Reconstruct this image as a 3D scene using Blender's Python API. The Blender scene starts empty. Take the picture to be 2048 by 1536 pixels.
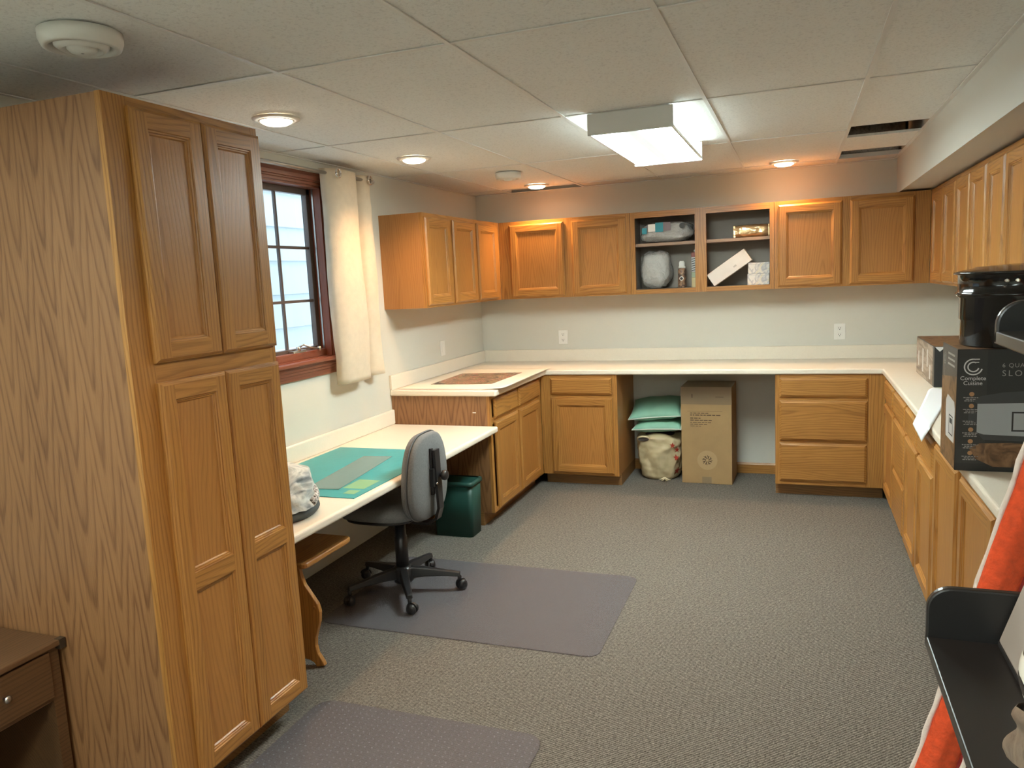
import bpy, bmesh, math, random
from mathutils import Vector, Matrix, noise
random.seed(7)
C = bpy.context.scene
COL = C.collection
PI = math.pi

# ------------------------------------------------------------------ camera, world, exposure
cam_d = bpy.data.cameras.new('camera')
cam = bpy.data.objects.new('camera', cam_d)
COL.objects.link(cam)
C.camera = cam
yaw, pitch, roll = -0.3606, -0.1353, -0.0488
F = Vector((math.sin(yaw)*math.cos(pitch), math.cos(yaw)*math.cos(pitch), math.sin(pitch)))
R0 = Vector((math.cos(yaw), -math.sin(yaw), 0)); U0 = R0.cross(F)
R = math.cos(roll)*R0 + math.sin(roll)*U0
U = -math.sin(roll)*R0 + math.cos(roll)*U0
M = Matrix((R, U, -F)).transposed().to_4x4()
M.translation = Vector((2.5964, -6.2158, 1.6166))
cam.matrix_world = M
cam_d.sensor_width = 36.0
cam_d.lens = 1529.41/2048*36.0
cam_d.clip_start = 0.02

w = bpy.data.worlds.new('world'); C.world = w; w.use_nodes = True
bg = w.node_tree.nodes['Background']
bg.inputs['Color'].default_value = (0.68, 0.84, 1.0, 1)
bg.inputs['Strength'].default_value = 1.8

C.view_settings.view_transform = 'Standard'
C.view_settings.look = 'None'
C.view_settings.gamma = 1.0
C.view_settings.use_curve_mapping = False
C.view_settings.exposure = 0.92

FLUOR = 29.0          # emission of the ceiling light diffusers
FLUOR_COL = (0.86, 1.0, 0.97)
SPOT_W = 24.0        # watts of a warm downlight
SPOT_COL = (1.0, 0.58, 0.27)

# ------------------------------------------------------------------ materials
def new_mat(name):
    m = bpy.data.materials.new(name); m.use_nodes = True
    nt = m.node_tree
    return m, nt, nt.nodes['Principled BSDF']

def plain(name, col, rough=0.5, metal=0.0, bump=0.0, bscale=200.0, var=0.0, vscale=8.0, **kw):
    m, nt, b = new_mat(name)
    b.inputs['Base Color'].default_value = (*col, 1)
    b.inputs['Roughness'].default_value = rough
    b.inputs['Metallic'].default_value = metal
    for k, v in kw.items():
        b.inputs[k.replace('_', ' ')].default_value = v
    tc = nt.nodes.new('ShaderNodeTexCoord')
    if bump:
        n = nt.nodes.new('ShaderNodeTexNoise'); n.inputs['Scale'].default_value = bscale
        n.inputs['Detail'].default_value = 3
        bp = nt.nodes.new('ShaderNodeBump'); bp.inputs['Strength'].default_value = bump
        bp.inputs['Distance'].default_value = 0.004
        nt.links.new(tc.outputs['Object'], n.inputs['Vector'])
        nt.links.new(n.outputs['Fac'], bp.inputs['Height'])
        nt.links.new(bp.outputs['Normal'], b.inputs['Normal'])
    if var:
        n = nt.nodes.new('ShaderNodeTexNoise'); n.inputs['Scale'].default_value = vscale
        n.inputs['Detail'].default_value = 4
        r = nt.nodes.new('ShaderNodeValToRGB')
        r.color_ramp.elements[0].position = 0.3; r.color_ramp.elements[1].position = 0.7
        r.color_ramp.elements[0].color = (*[c*(1-var) for c in col], 1)
        r.color_ramp.elements[1].color = (*[min(1, c*(1+var)) for c in col], 1)
        nt.links.new(tc.outputs['Object'], n.inputs['Vector'])
        nt.links.new(n.outputs['Fac'], r.inputs['Fac'])
        nt.links.new(r.outputs['Color'], b.inputs['Base Color'])
    return m

def emit(name, col, s):
    m, nt, b = new_mat(name)
    b.inputs['Base Color'].default_value = (*col, 1)
    b.inputs['Emission Color'].default_value = (*col, 1)
    b.inputs['Emission Strength'].default_value = s
    return m

def oak(name, axis, light=(0.455, 0.214, 0.052), dark=(0.24, 0.098, 0.021), rough=0.36, contrast=1.0, cw=0.35, A=75.0, zf=1.6, flip=1.0, bias=0.0):
    """oak grain: nested arches (flat-sawn) repeated in leaves of width cw; A large and zf small gives straight grain"""
    m, nt, b = new_mat(name)
    N = nt.nodes.new; L = nt.links.new
    def mth(op, a, b_=None, c=None, clamp=False):
        n = N('ShaderNodeMath'); n.operation = op; n.use_clamp = clamp
        for k, q in enumerate((a, b_, c)):
            if q is None: continue
            if isinstance(q, (int, float)): n.inputs[k].default_value = q
            else: L(q, n.inputs[k])
        return n.outputs[0]
    tc = N('ShaderNodeTexCoord'); oi = N('ShaderNodeObjectInfo')
    comb = N('ShaderNodeCombineXYZ')
    for k, f in enumerate((17.3, 41.7, 29.1)): L(mth('MULTIPLY', oi.outputs['Random'], f), comb.inputs[k])
    add = N('ShaderNodeVectorMath'); add.operation = 'ADD'
    L(tc.outputs['Object'], add.inputs[0]); L(comb.outputs[0], add.inputs[1])
    def noise_(scale, along, detail=2.0):
        mp = N('ShaderNodeMapping'); sc = [1.0]*3; sc['xyz'.index(axis)] = along
        mp.inputs['Scale'].default_value = sc
        L(add.outputs[0], mp.inputs['Vector'])
        n = N('ShaderNodeTexNoise'); n.inputs['Scale'].default_value = scale; n.inputs['Detail'].default_value = detail
        L(mp.outputs[0], n.inputs['Vector'])
        return n.outputs['Fac']
    sep = N('ShaderNodeSeparateXYZ'); L(add.outputs[0], sep.inputs[0])
    al = sep.outputs['XYZ'.index(axis.upper())]
    oth = [sep.outputs[k] for k in range(3) if k != 'xyz'.index(axis)]
    ac = mth('ADD', oth[0], oth[1])
    ac = mth('ADD', ac, mth('MULTIPLY_ADD', noise_(5.0, 0.25), 0.10, -0.05))
    ac = mth('ADD', ac, mth('MULTIPLY_ADD', noise_(40.0, 0.10), 0.010, -0.005))
    fr = mth('FRACT', mth('DIVIDE', ac, cw))
    c = mth('MULTIPLY', mth('SUBTRACT', fr, 0.5), cw)
    c = mth('SQRT', mth('MULTIPLY_ADD', c, c, 0.00022))
    val = mth('MULTIPLY_ADD', al, zf*flip, mth('MULTIPLY', c, A))
    val = mth('ADD', val, mth('MULTIPLY', noise_(9.0, 0.2), 1.6))
    f = mth('FRACT', val)
    r1 = N('ShaderNodeValToRGB'); e = r1.color_ramp.elements
    e[0].position = 0.0; e[0].color = (0.30,)*3+(1,)
    e[1].position = 1.0; e[1].color = (0.20,)*3+(1,)
    for p_, q_ in ((0.10, 0.85), (0.50, 0.95), (0.72, 0.62), (0.90, 0.12)):
        x = e.new(p_); x.color = (q_,)*3+(1,)
    L(f, r1.inputs['Fac'])
    streak = noise_(260.0, 0.030, 2.0)
    st = N('ShaderNodeValToRGB'); st.color_ramp.elements[0].position = 0.36; st.color_ramp.elements[1].position = 0.60
    L(streak, st.inputs['Fac'])
    drift = noise_(9.0, 0.08)
    ring = mth('MULTIPLY_ADD', st.outputs['Color'], 0.30, mth('MULTIPLY', r1.outputs['Color'], 0.70))
    t_ = mth('ADD', ring, mth('MULTIPLY_ADD', drift, 0.8, -0.40+bias), None, True)
    r3 = N('ShaderNodeValToRGB'); e = r3.color_ramp.elements
    lo = [l*(1-contrast)+d*contrast for l, d in zip(light, dark)]
    e[0].position = 0.0; e[0].color = (*lo, 1)
    e[1].position = 1.0; e[1].color = (*light, 1)
    L(t_, r3.inputs['Fac'])
    L(r3.outputs['Color'], b.inputs['Base Color'])
    b.inputs['Roughness'].default_value = rough
    bp = N('ShaderNodeBump'); bp.inputs['Strength'].default_value = 0.10; bp.inputs['Distance'].default_value = 0.002
    L(ring, bp.inputs['Height']); L(bp.outputs['Normal'], b.inputs['Normal'])
    return m

OZ = oak('oak_vertical', 'z'); OX = oak('oak_along_x', 'x', A=60.0, zf=3.0); OY = oak('oak_along_y', 'y', A=60.0, zf=3.0)
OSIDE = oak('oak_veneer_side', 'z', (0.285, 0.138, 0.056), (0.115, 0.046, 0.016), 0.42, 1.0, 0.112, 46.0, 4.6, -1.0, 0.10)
OPLAIN = oak('oak_veneer_plain', 'z', (0.43, 0.200, 0.062), (0.28, 0.115, 0.032), 0.42, 0.7, 0.4, 90.0, 1.0)
OPAN = oak('oak_panel', 'z', (0.435, 0.198, 0.050), (0.26, 0.106, 0.024), 0.38, 0.75, 0.34, 60.0, 4.5)
OKICK = oak('oak_toe_kick', 'x', (0.30, 0.15, 0.05), (0.17, 0.08, 0.025), 0.5)
DARKWOOD = oak('dark_stained_wood', 'y', (0.125, 0.060, 0.024), (0.060, 0.028, 0.011), 0.5)
CHERRY = oak('cherry_window_wood_z', 'z', (0.24, 0.075, 0.04), (0.16, 0.045, 0.022), 0.35, 0.7)
CHERRY_Y = oak('cherry_window_wood_y', 'y', (0.24, 0.075, 0.04), (0.16, 0.045, 0.022), 0.35, 0.7)
SASH = plain('dark_sash', (0.10, 0.075, 0.065), 0.4)
INSIDE = plain('cabinet_interior', (0.33, 0.285, 0.24), 0.6)
WALL = plain('wall_paint', (0.64, 0.62, 0.545), 0.65, bump=0.06, bscale=260)
SOFFIT = plain('soffit_paint', (0.65, 0.64, 0.59), 0.65, bump=0.06, bscale=260)
LAM = plain('cream_laminate', (0.80, 0.72, 0.60), 0.28, var=0.02, vscale=120)
WHITE = plain('white_plastic', (0.80, 0.79, 0.74), 0.35)
WHITEM = plain('white_enamel', (0.82, 0.83, 0.80), 0.4)
BAR = plain('grid_bar_white', (0.80, 0.80, 0.78), 0.5)
DARK = plain('plenum_deck', (0.35, 0.33, 0.30), 0.9)
BLACKP = plain('black_plastic', (0.018, 0.018, 0.02), 0.38)
BLACKM = plain('black_lacquer', (0.016, 0.015, 0.015), 0.33)
ENAMEL = plain('black_enamel', (0.010, 0.010, 0.010), 0.12)
METAL = plain('brushed_nickel', (0.55, 0.53, 0.50), 0.28, 1.0)
STEEL = plain('chrome', (0.75, 0.75, 0.75), 0.12, 1.0)
BLACKH = plain('slot_black', (0.02, 0.02, 0.02), 0.6)

def tile_mat():
    m, nt, b = new_mat('acoustic_tile')
    N = nt.nodes.new; L = nt.links.new
    tc = N('ShaderNodeTexCoord'); oi = N('ShaderNodeObjectInfo')
    ad = N('ShaderNodeVectorMath'); ad.operation = 'ADD'
    L(tc.outputs['Object'], ad.inputs[0]); L(oi.outputs['Location'], ad.inputs[1])
    n = N('ShaderNodeTexNoise'); n.inputs['Scale'].default_value = 95; n.inputs['Detail'].default_value = 4
    n.inputs['Roughness'].default_value = 0.65
    L(ad.outputs[0], n.inputs['Vector'])
    r = N('ShaderNodeValToRGB'); r.color_ramp.elements[0].position = 0.30; r.color_ramp.elements[1].position = 0.48
    r.color_ramp.elements[0].color = (0.70, 0.705, 0.69, 1); r.color_ramp.elements[1].color = (0.86, 0.87, 0.85, 1)
    L(n.outputs['Fac'], r.inputs['Fac']); L(r.outputs['Color'], b.inputs['Base Color'])
    bp = N('ShaderNodeBump'); bp.inputs['Strength'].default_value = 0.6; bp.inputs['Distance'].default_value = 0.003
    L(n.outputs['Fac'], bp.inputs['Height']); L(bp.outputs['Normal'], b.inputs['Normal'])
    b.inputs['Roughness'].default_value = 0.85
    return m
TILE = tile_mat()

def carpet_mat():
    m, nt, b = new_mat('grey_brown_carpet')
    N = nt.nodes.new; L = nt.links.new
    tc = N('ShaderNodeTexCoord')
    mp = N('ShaderNodeMapping'); mp.inputs['Rotation'].default_value = (0, 0, math.radians(45))
    L(tc.outputs['Object'], mp.inputs['Vector'])
    wv = N('ShaderNodeTexWave'); wv.wave_type = 'BANDS'; wv.bands_direction = 'X'
    wv.inputs['Scale'].default_value = 32; wv.inputs['Distortion'].default_value = 2.5
    wv.inputs['Detail'].default_value = 2; wv.inputs['Detail Scale'].default_value = 3
    L(mp.outputs[0], wv.inputs['Vector'])
    n = N('ShaderNodeTexNoise'); n.inputs['Scale'].default_value = 210; n.inputs['Detail'].default_value = 3
    L(tc.outputs['Object'], n.inputs['Vector'])
    n5 = N('ShaderNodeTexNoise'); n5.inputs['Scale'].default_value = 75; n5.inputs['Detail'].default_value = 3
    L(tc.outputs['Object'], n5.inputs['Vector'])
    av = N('ShaderNodeMath'); av.operation = 'MULTIPLY_ADD'; av.inputs[1].default_value = 0.7; 
    m5 = N('ShaderNodeMath'); m5.operation = 'MULTIPLY_ADD'; m5.inputs[1].default_value = 0.5; m5.inputs[2].default_value = -0.11
    L(n5.outputs['Fac'], m5.inputs[0]); L(n.outputs['Fac'], av.inputs[0]); L(m5.outputs[0], av.inputs[2])
    mx = N('ShaderNodeMath'); mx.operation = 'MULTIPLY_ADD'; mx.inputs[1].default_value = 0.30
    L(wv.outputs['Fac'], mx.inputs[0]); L(av.outputs[0], mx.inputs[2])
    r = N('ShaderNodeValToRGB'); e = r.color_ramp.elements
    e[0].position = 0.38; e[0].color = (0.055, 0.048, 0.039, 1)
    e[1].position = 0.95; e[1].color = (0.33, 0.298, 0.255, 1)
    x = e.new(0.66); x.color = (0.158, 0.144, 0.124, 1)
    L(mx.outputs[0], r.inputs['Fac']); L(r.outputs['Color'], b.inputs['Base Color'])
    bp = N('ShaderNodeBump'); bp.inputs['Strength'].default_value = 0.8; bp.inputs['Distance'].default_value = 0.006
    L(mx.outputs[0], bp.inputs['Height']); L(bp.outputs['Normal'], b.inputs['Normal'])
    b.inputs['Roughness'].default_value = 0.95
    b.inputs['Specular IOR Level'].default_value = 0.1
    return m
CARPET = carpet_mat()

def vinyl_mat(dots):
    m, nt, b = new_mat('clear_vinyl')
    N = nt.nodes.new; L = nt.links.new
    b.inputs['Base Color'].default_value = (0.25, 0.238, 0.245, 1)
    b.inputs['Roughness'].default_value = 0.35
    tc = N('ShaderNodeTexCoord')
    v = N('ShaderNodeTexVoronoi'); v.inputs['Scale'].default_value = 38; v.inputs['Randomness'].default_value = 0.15
    L(tc.outputs['Object'], v.inputs['Vector'])
    r = N('ShaderNodeValToRGB'); r.color_ramp.elements[0].position = 0.10; r.color_ramp.elements[1].position = 0.22
    r.color_ramp.elements[0].color = (1, 1, 1, 1); r.color_ramp.elements[1].color = (0, 0, 0, 1)
    L(v.outputs['Distance'], r.inputs['Fac'])
    bp = N('ShaderNodeBump'); bp.inputs['Strength'].default_value = 0.3*dots; bp.inputs['Distance'].default_value = 0.002
    L(r.outputs['Color'], bp.inputs['Height']); L(bp.outputs['Normal'], b.inputs['Normal'])
    t = N('ShaderNodeBsdfTransparent'); t.inputs['Color'].default_value = (0.80, 0.78, 0.82, 1)
    mix = N('ShaderNodeMixShader'); mix.inputs[0].default_value = 0.34
    fac = N('ShaderNodeMath'); fac.operation = 'MULTIPLY_ADD'; fac.inputs[1].default_value = 0.22*dots; fac.inputs[2].default_value = 0.32
    L(r.outputs['Color'], fac.inputs[0]); L(fac.outputs[0], mix.inputs[0])
    L(t.outputs[0], mix.inputs[1]); L(b.outputs[0], mix.inputs[2])
    L(mix.outputs[0], nt.nodes['Material Output'].inputs['Surface'])
    return m
VINYL = vinyl_mat(0.12); VINYLD = vinyl_mat(1.0)

def glass_mat():
    m, nt, b = new_mat('window_glass')
    N = nt.nodes.new; L = nt.links.new
    t = N('ShaderNodeBsdfTransparent'); t.inputs['Color'].default_value = (0.93, 0.97, 0.98, 1)
    g = N('ShaderNodeBsdfGlossy'); g.inputs['Roughness'].default_value = 0.03
    mix = N('ShaderNodeMixShader'); mix.inputs[0].default_value = 0.06
    L(t.outputs[0], mix.inputs[1]); L(g.outputs[0], mix.inputs[2])
    L(mix.outputs[0], nt.nodes['Material Output'].inputs['Surface'])
    return m
GLASS = glass_mat()

def film_mat(name, tint, fac, rough=0.15, bump=0.8, spec=0.5):
    m, nt, b = new_mat(name)
    N = nt.nodes.new; L = nt.links.new
    b.inputs['Base Color'].default_value = (*tint, 1); b.inputs['Roughness'].default_value = rough
    b.inputs['Specular IOR Level'].default_value = spec
    tc = N('ShaderNodeTexCoord'); n = N('ShaderNodeTexNoise'); n.inputs['Scale'].default_value = 38
    n.inputs['Detail'].default_value = 3; n.inputs['Distortion'].default_value = 1.0
    L(tc.outputs['Object'], n.inputs['Vector'])
    bp = N('ShaderNodeBump'); bp.inputs['Strength'].default_value = bump; bp.inputs['Distance'].default_value = 0.01
    L(n.outputs['Fac'], bp.inputs['Height']); L(bp.outputs['Normal'], b.inputs['Normal'])
    t = N('ShaderNodeBsdfTransparent')
    mix = N('ShaderNodeMixShader'); mix.inputs[0].default_value = fac
    L(t.outputs[0], mix.inputs[1]); L(b.outputs[0], mix.inputs[2])
    L(mix.outputs[0], nt.nodes['Material Output'].inputs['Surface'])
    return m

def ramp_noise(name, cols, scale=6.0, detail=4.0, rough=0.7, dist=1.5, stretch=(1, 1, 1), bump=0.2, voronoi=False, metal=0.0, lo=0.3, hi=0.7):
    m, nt, b = new_mat(name)
    N = nt.nodes.new; L = nt.links.new
    tc = N('ShaderNodeTexCoord'); mp = N('ShaderNodeMapping'); mp.inputs['Scale'].default_value = stretch
    L(tc.outputs['Object'], mp.inputs['Vector'])
    n = N('ShaderNodeTexNoise'); n.inputs['Scale'].default_value = scale; n.inputs['Detail'].default_value = detail
    n.inputs['Distortion'].default_value = dist
    L(mp.outputs[0], n.inputs['Vector'])
    r = N('ShaderNodeValToRGB'); e = r.color_ramp.elements
    k = len(cols)
    for i, c in enumerate(cols):
        p = lo + (hi-lo)*i/(k-1)
        if i == 0: el = e[0]; el.position = p
        elif i == k-1: el = e[-1]; el.position = p
        else: el = e.new(p)
        el.color = (*c, 1)
    if voronoi: r.color_ramp.interpolation = 'CONSTANT'
    L(n.outputs['Fac'], r.inputs['Fac']); L(r.outputs['Color'], b.inputs['Base Color'])
    b.inputs['Roughness'].default_value = rough; b.inputs['Metallic'].default_value = metal
    if bump:
        bp = N('ShaderNodeBump'); bp.inputs['Strength'].default_value = bump; bp.inputs['Distance'].default_value = 0.01
        L(n.outputs['Fac'], bp.inputs['Height']); L(bp.outputs['Normal'], b.inputs['Normal'])
    return m

# ------------------------------------------------------------------ mesh builder
class MB:
    def __init__(s):
        s.v = []; s.f = []; s.m = []; s.sm = []
    def face(s, idx, m=0, smooth=False):
        s.f.append(tuple(idx)); s.m.append(m); s.sm.append(smooth)
    def vert(s, p):
        s.v.append(tuple(p)); return len(s.v)-1
    def quad(s, a, b, c, d, m=0, smooth=False):
        i = len(s.v); s.v += [tuple(a), tuple(b), tuple(c), tuple(d)]
        s.face((i, i+1, i+2, i+3), m, smooth)
    def box(s, x0, x1, y0, y1, z0, z1, m=0, mat=None):
        x0, x1 = min(x0, x1), max(x0, x1); y0, y1 = min(y0, y1), max(y0, y1); z0, z1 = min(z0, z1), max(z0, z1)
        p = [(x, y, z) for z in (z0, z1) for y in (y0, y1) for x in (x0, x1)]
        if mat is not None: p = [tuple(mat @ Vector(q)) for q in p]
        i = len(s.v); s.v += p
        for q in ((0, 2, 3, 1), (4, 5, 7, 6), (0, 1, 5, 4), (2, 6, 7, 3), (0, 4, 6, 2), (1, 3, 7, 5)):
            s.face([i+k for k in q], m)
    def prism(s, pts, axis, a0, a1, m=0, smooth=False, mside=None):
        """2D outline extruded along an axis: axis 'x' pts are (y,z), 'y' (x,z), 'z' (x,y)"""
        def P(p, a):
            return {'x': (a, p[0], p[1]), 'y': (p[0], a, p[1]), 'z': (p[0], p[1], a)}[axis]
        n = len(pts); i = len(s.v)
        s.v += [P(p, a0) for p in pts] + [P(p, a1) for p in pts]
        s.face([i+k for k in range(n)][::-1], m); s.face([i+n+k for k in range(n)], m)
        for k in range(n):
            k2 = (k+1) % n
            s.face((i+k, i+k2, i+n+k2, i+n+k), m if mside is None else mside, smooth)
    def lathe(s, prof, c=(0, 0, 0), n=24, m=0, axis='z', smooth=True, cap=True):
        """prof: list of (radius, height)"""
        i = len(s.v)
        for r, h in prof:
            for k in range(n):
                a = 2*PI*k/n; u, v = r*math.cos(a), r*math.sin(a)
                p = {'z': (u, v, h), 'x': (h, u, v), 'y': (v, h, u)}[axis]
                s.v.append((c[0]+p[0], c[1]+p[1], c[2]+p[2]))
        for j in range(len(prof)-1):
            for k in range(n):
                k2 = (k+1) % n
                s.face((i+j*n+k, i+j*n+k2, i+(j+1)*n+k2, i+(j+1)*n+k), m, smooth)
        if cap:
            s.face([i+k for k in range(n)][::-1], m)
            j = len(prof)-1
            s.face([i+j*n+k for k in range(n)], m)
    def tube(s, path, r, n=8, m=0, smooth=True, closed=False):
        """path of points; r radius or list"""
        pts = [Vector(p) for p in path]; L = len(pts); i = len(s.v)
        up = Vector((0, 0, 1))
        for j, p in enumerate(pts):
            a = pts[(j-1) % L] if closed or j > 0 else p
            b = pts[(j+1) % L] if closed or j < L-1 else p
            d = (b-a).normalized()
            u = d.cross(up)
            if u.length < 1e-3: u = d.cross(Vector((0, 1, 0)))
            u.normalize(); v = d.cross(u)
            rr = r[j] if isinstance(r, (list, tuple)) else r
            for k in range(n):
                t = 2*PI*k/n
                s.v.append(tuple(p + u*rr*math.cos(t) + v*rr*math.sin(t)))
        for j in range(L if closed else L-1):
            j2 = (j+1) % L
            for k in range(n):
                k2 = (k+1) % n
                s.face((i+j*n+k, i+j*n+k2, i+j2*n+k2, i+j2*n+k), m, smooth)
        if not closed:
            s.face([i+k for k in range(n)][::-1], m); s.face([i+(L-1)*n+k for k in range(n)], m)
    def grid(s, fn, nu, nv, m=0, smooth=True, closeu=False):
        i = len(s.v)
        for a in range(nu+1):
            for b in range(nv+1):
                s.v.append(tuple(fn(a/nu, b/nv)))
        for a in range(nu):
            for b in range(nv):
                q = i+a*(nv+1)+b
                mm = m(a/nu, b/nv) if callable(m) else m
                s.face((q, q+nv+1, q+nv+2, q+1), mm, smooth)
    def xform(s, mat):
        s.v = [tuple(mat @ Vector(p)) for p in s.v]
    def build(s, name, mats, parent=None, bevel=0.0, seg=2, subsurf=0, fix=True, solid=0.0):
        o0 = ORIG.get(parent.name, Vector((0, 0, 0))) if parent is not None else Vector((0, 0, 0))
        me = bpy.data.meshes.new(name)
        me.from_pydata([tuple(Vector(p)-o0) for p in s.v], [], s.f)
        if not isinstance(mats, (list, tuple)): mats = [mats]
        for mt in mats: me.materials.append(mt)
        for p, mi, sm in zip(me.polygons, s.m, s.sm):
            p.material_index = mi; p.use_smooth = sm
        if fix:
            bm = bmesh.new(); bm.from_mesh(me)
            bmesh.ops.remove_doubles(bm, verts=bm.verts, dist=1e-6)
            bmesh.ops.recalc_face_normals(bm, faces=bm.faces)
            bm.to_mesh(me); bm.free()
        o = bpy.data.objects.new(name, me); COL.objects.link(o)
        if parent is not None:
            o.parent = parent; ORIG[o.name] = o0
        else:
            ORIG[o.name] = o0
        if solid:
            md = o.modifiers.new('solid', 'SOLIDIFY'); md.thickness = solid; md.offset = 0
        if subsurf:
            md = o.modifiers.new('sub', 'SUBSURF'); md.levels = subsurf; md.render_levels = subsurf
        if bevel:
            md = o.modifiers.new('bevel', 'BEVEL'); md.width = bevel; md.segments = seg
            md.limit_method = 'ANGLE'; md.angle_limit = math.radians(40)
        return o
ORIG = {}

def thing(name, label, cat, loc, group=None):
    o = bpy.data.objects.new(name, None); COL.objects.link(o)
    o.location = loc; o.empty_display_size = 0.05
    ORIG[o.name] = Vector(loc)
    return tag(o, label, cat, group)
def tag(o, label, cat, group=None):
    o['label'] = label; o['category'] = cat
    if group: o['group'] = group
    return o
def struct(o):
    o['kind'] = 'structure'; return o
def recenter(o, p):
    """put a single-mesh thing's origin at p without moving it"""
    p = Vector(p); o.data.transform(Matrix.Translation(-p)); o.location = p; return o
def bx(name, mats, parent, x0, x1, y0, y1, z0, z1, bevel=0.0, seg=2):
    m = MB(); m.box(x0, x1, y0, y1, z0, z1); return m.build(name, mats, parent, bevel, seg)
def copy_tree(o, parent=None):
    c = o.copy(); COL.objects.link(c)
    if parent is not None: c.parent = parent
    for ch in list(o.children): copy_tree(ch, c)
    return c
def text_mb(mb, body, size, fn, m=0, spacing=1.0, align='CENTER'):
    cu = bpy.data.curves.new('t', 'FONT'); cu.body = body; cu.size = size
    cu.align_x = align; cu.align_y = 'CENTER'; cu.space_character = spacing; cu.resolution_u = 3
    ob = bpy.data.objects.new('t', cu); COL.objects.link(ob)
    dg = bpy.context.evaluated_depsgraph_get(); dg.update()
    me = bpy.data.meshes.new_from_object(ob.evaluated_get(dg))
    i = len(mb.v)
    mb.v += [tuple(fn(v.co.x, v.co.y)) for v in me.vertices]
    for p in me.polygons: mb.face([i+k for k in p.vertices], m)
    bpy.data.objects.remove(ob); bpy.data.meshes.remove(me); bpy.data.curves.remove(cu)

# ------------------------------------------------------------------ room constants
W, H, YB = 3.755, 2.3385, -8.2
# floor
m = MB(); m.box(-0.12, W+0.12, YB-0.12, 0.12, -0.05, 0.0); struct(m.build('floor', CARPET))
# walls
WY0, WY1, WZ0, WZ1 = -3.35, -2.325, 1.215, 2.205
m = MB()
m.box(-0.12, 0, WY1, 0.12, 0, 2.75); m.box(-0.12, 0, YB, WY0, 0, 2.75)
m.box(-0.12, 0, WY0, WY1, 0, WZ0); m.box(-0.12, 0, WY0, WY1, WZ1, 2.75)
struct(m.build('wall_left', WALL))
struct(bx('wall_back', WALL, None, 0, W, 0, 0.12, 0, 2.75))
struct(bx('wall_right', WALL, None, W, W+0.12, YB, 0.12, 0, 2.75))
struct(bx('wall_front', WALL, None, 0, W, YB-0.12, YB, 0, 2.75))
struct(bx('wall_soffit', SOFFIT, None, 3.258, W, YB, 0, 2.091, 2.70))

# ceiling: dark deck above, grid bars and tiles below it
ceil = struct(bx('ceiling', DARK, None, -0.12, W+0.12, YB-0.12, 0.12, 2.75, 2.80))
XE = [0.0, 0.3334, 0.9638, 1.5942, 2.2246, 2.855, 3.258]
YE = [0.0, -0.246, -1.485, -2.724, -3.963, -5.202, -6.441, -7.68, YB]
BW = 0.0085
for x in XE[1:-1]:
    m = MB(); m.box(x-BW, x+BW, YB, 0, H, H+0.004); m.box(x-0.002, x+0.002, YB, 0, H+0.004, H+0.035)
    m.build('grid_bar', BAR, ceil)
for y in YE[1:-1]:
    for i in range(len(XE)-1):
        if i == 5 and y == -1.485: continue
        a, b = XE[i]+(BW if i else 0), XE[i+1]-(BW if i < 5 else 0)
        m = MB(); m.box(a, b, y-BW, y+BW, H+0.0005, H+0.004); m.box(a, b, y-0.002, y+0.002, H+0.004, H+0.03)
        m.build('grid_bar', BAR, ceil)
m = MB()  # wall angle
m.box(0, 0.02, YB, 0, H-0.001, H+0.003); m.box(0, 3.258, -0.02, 0, H-0.001, H+0.003); m.box(3.238, 3.258, YB, 0, H-0.001, H+0.003)
m.build('wall_angle', BAR, ceil)
for j in range(len(YE)-1):
    for i in range(6):
        x0, x1, y1, y0 = XE[i], XE[i+1], YE[j], YE[j+1]
        if (i, j) == (1, 0): continue
        z = H+0.005
        e = 0.003
        if (i, j) == (5, 1):
            t = bx('ceiling_tile', TILE, ceil, x0+e, x1-e, -1.195, -0.63, H+0.003, H+0.017)
            continue
        if (i, j) == (5, 2): y1 = -1.565
        t = bx('ceiling_tile', TILE, ceil, x0+e, x1-e, y0+e, y1-e, z, z+0.014)
# duct seen through the open ceiling bays
DUCT = ramp_noise('flex_duct_foil', [(0.13, 0.13, 0.13), (0.30, 0.30, 0.29), (0.18, 0.18, 0.17)], 40, 3, 0.6, 0.5, bump=0.5)
m = MB(); m.tube([(2.7, -0.42, 2.52), (3.0, -0.44, 2.50), (3.25, -0.46, 2.50)], 0.13, 16)
o = m.build('air_duct', DUCT); tag(recenter(o, (2.97, -0.44, 2.37)), 'mottled grey air duct seen through the open ceiling bay by the soffit', 'duct')

BATTG = ramp_noise('grey_insulation', [(0.28, 0.27, 0.26), (0.50, 0.49, 0.47), (0.36, 0.35, 0.34)], 60, 3, 0.9, 0.5, bump=0.6)
m = MB(); m.grid(lambda u, v: (2.88+0.36*u, -0.235+0.21*v, H+0.021+0.10*math.sin(PI*min(1, max(0, v*1.15-0.0)))**0.5+0.012*noise.noise(Vector((u*9, v*5, 2)))), 20, 12)
o = m.build('insulation_batt', BATTG, None, solid=0.01); tag(recenter(o, (3.06, -0.13, H+0.02)), 'mottled grey insulation batt above the ceiling tiles by the soffit corner', 'insulation')
# baseboards
m = MB(); m.box(1.325, 2.451, -0.013, 0, 0, 0.07); m.prism([(-0.013, 0.07), (0, 0.07), (0, 0.085), (-0.006, 0.085)], 'x', 1.325, 2.451)
struct(m.build('baseboard_back', OX))


# ------------------------------------------------------------------ window
win = bpy.data.objects.new('window_1', None); COL.objects.link(win); win.location = (0, -2.87, WZ0); ORIG['window_1'] = Vector(win.location)
struct(win)
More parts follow.
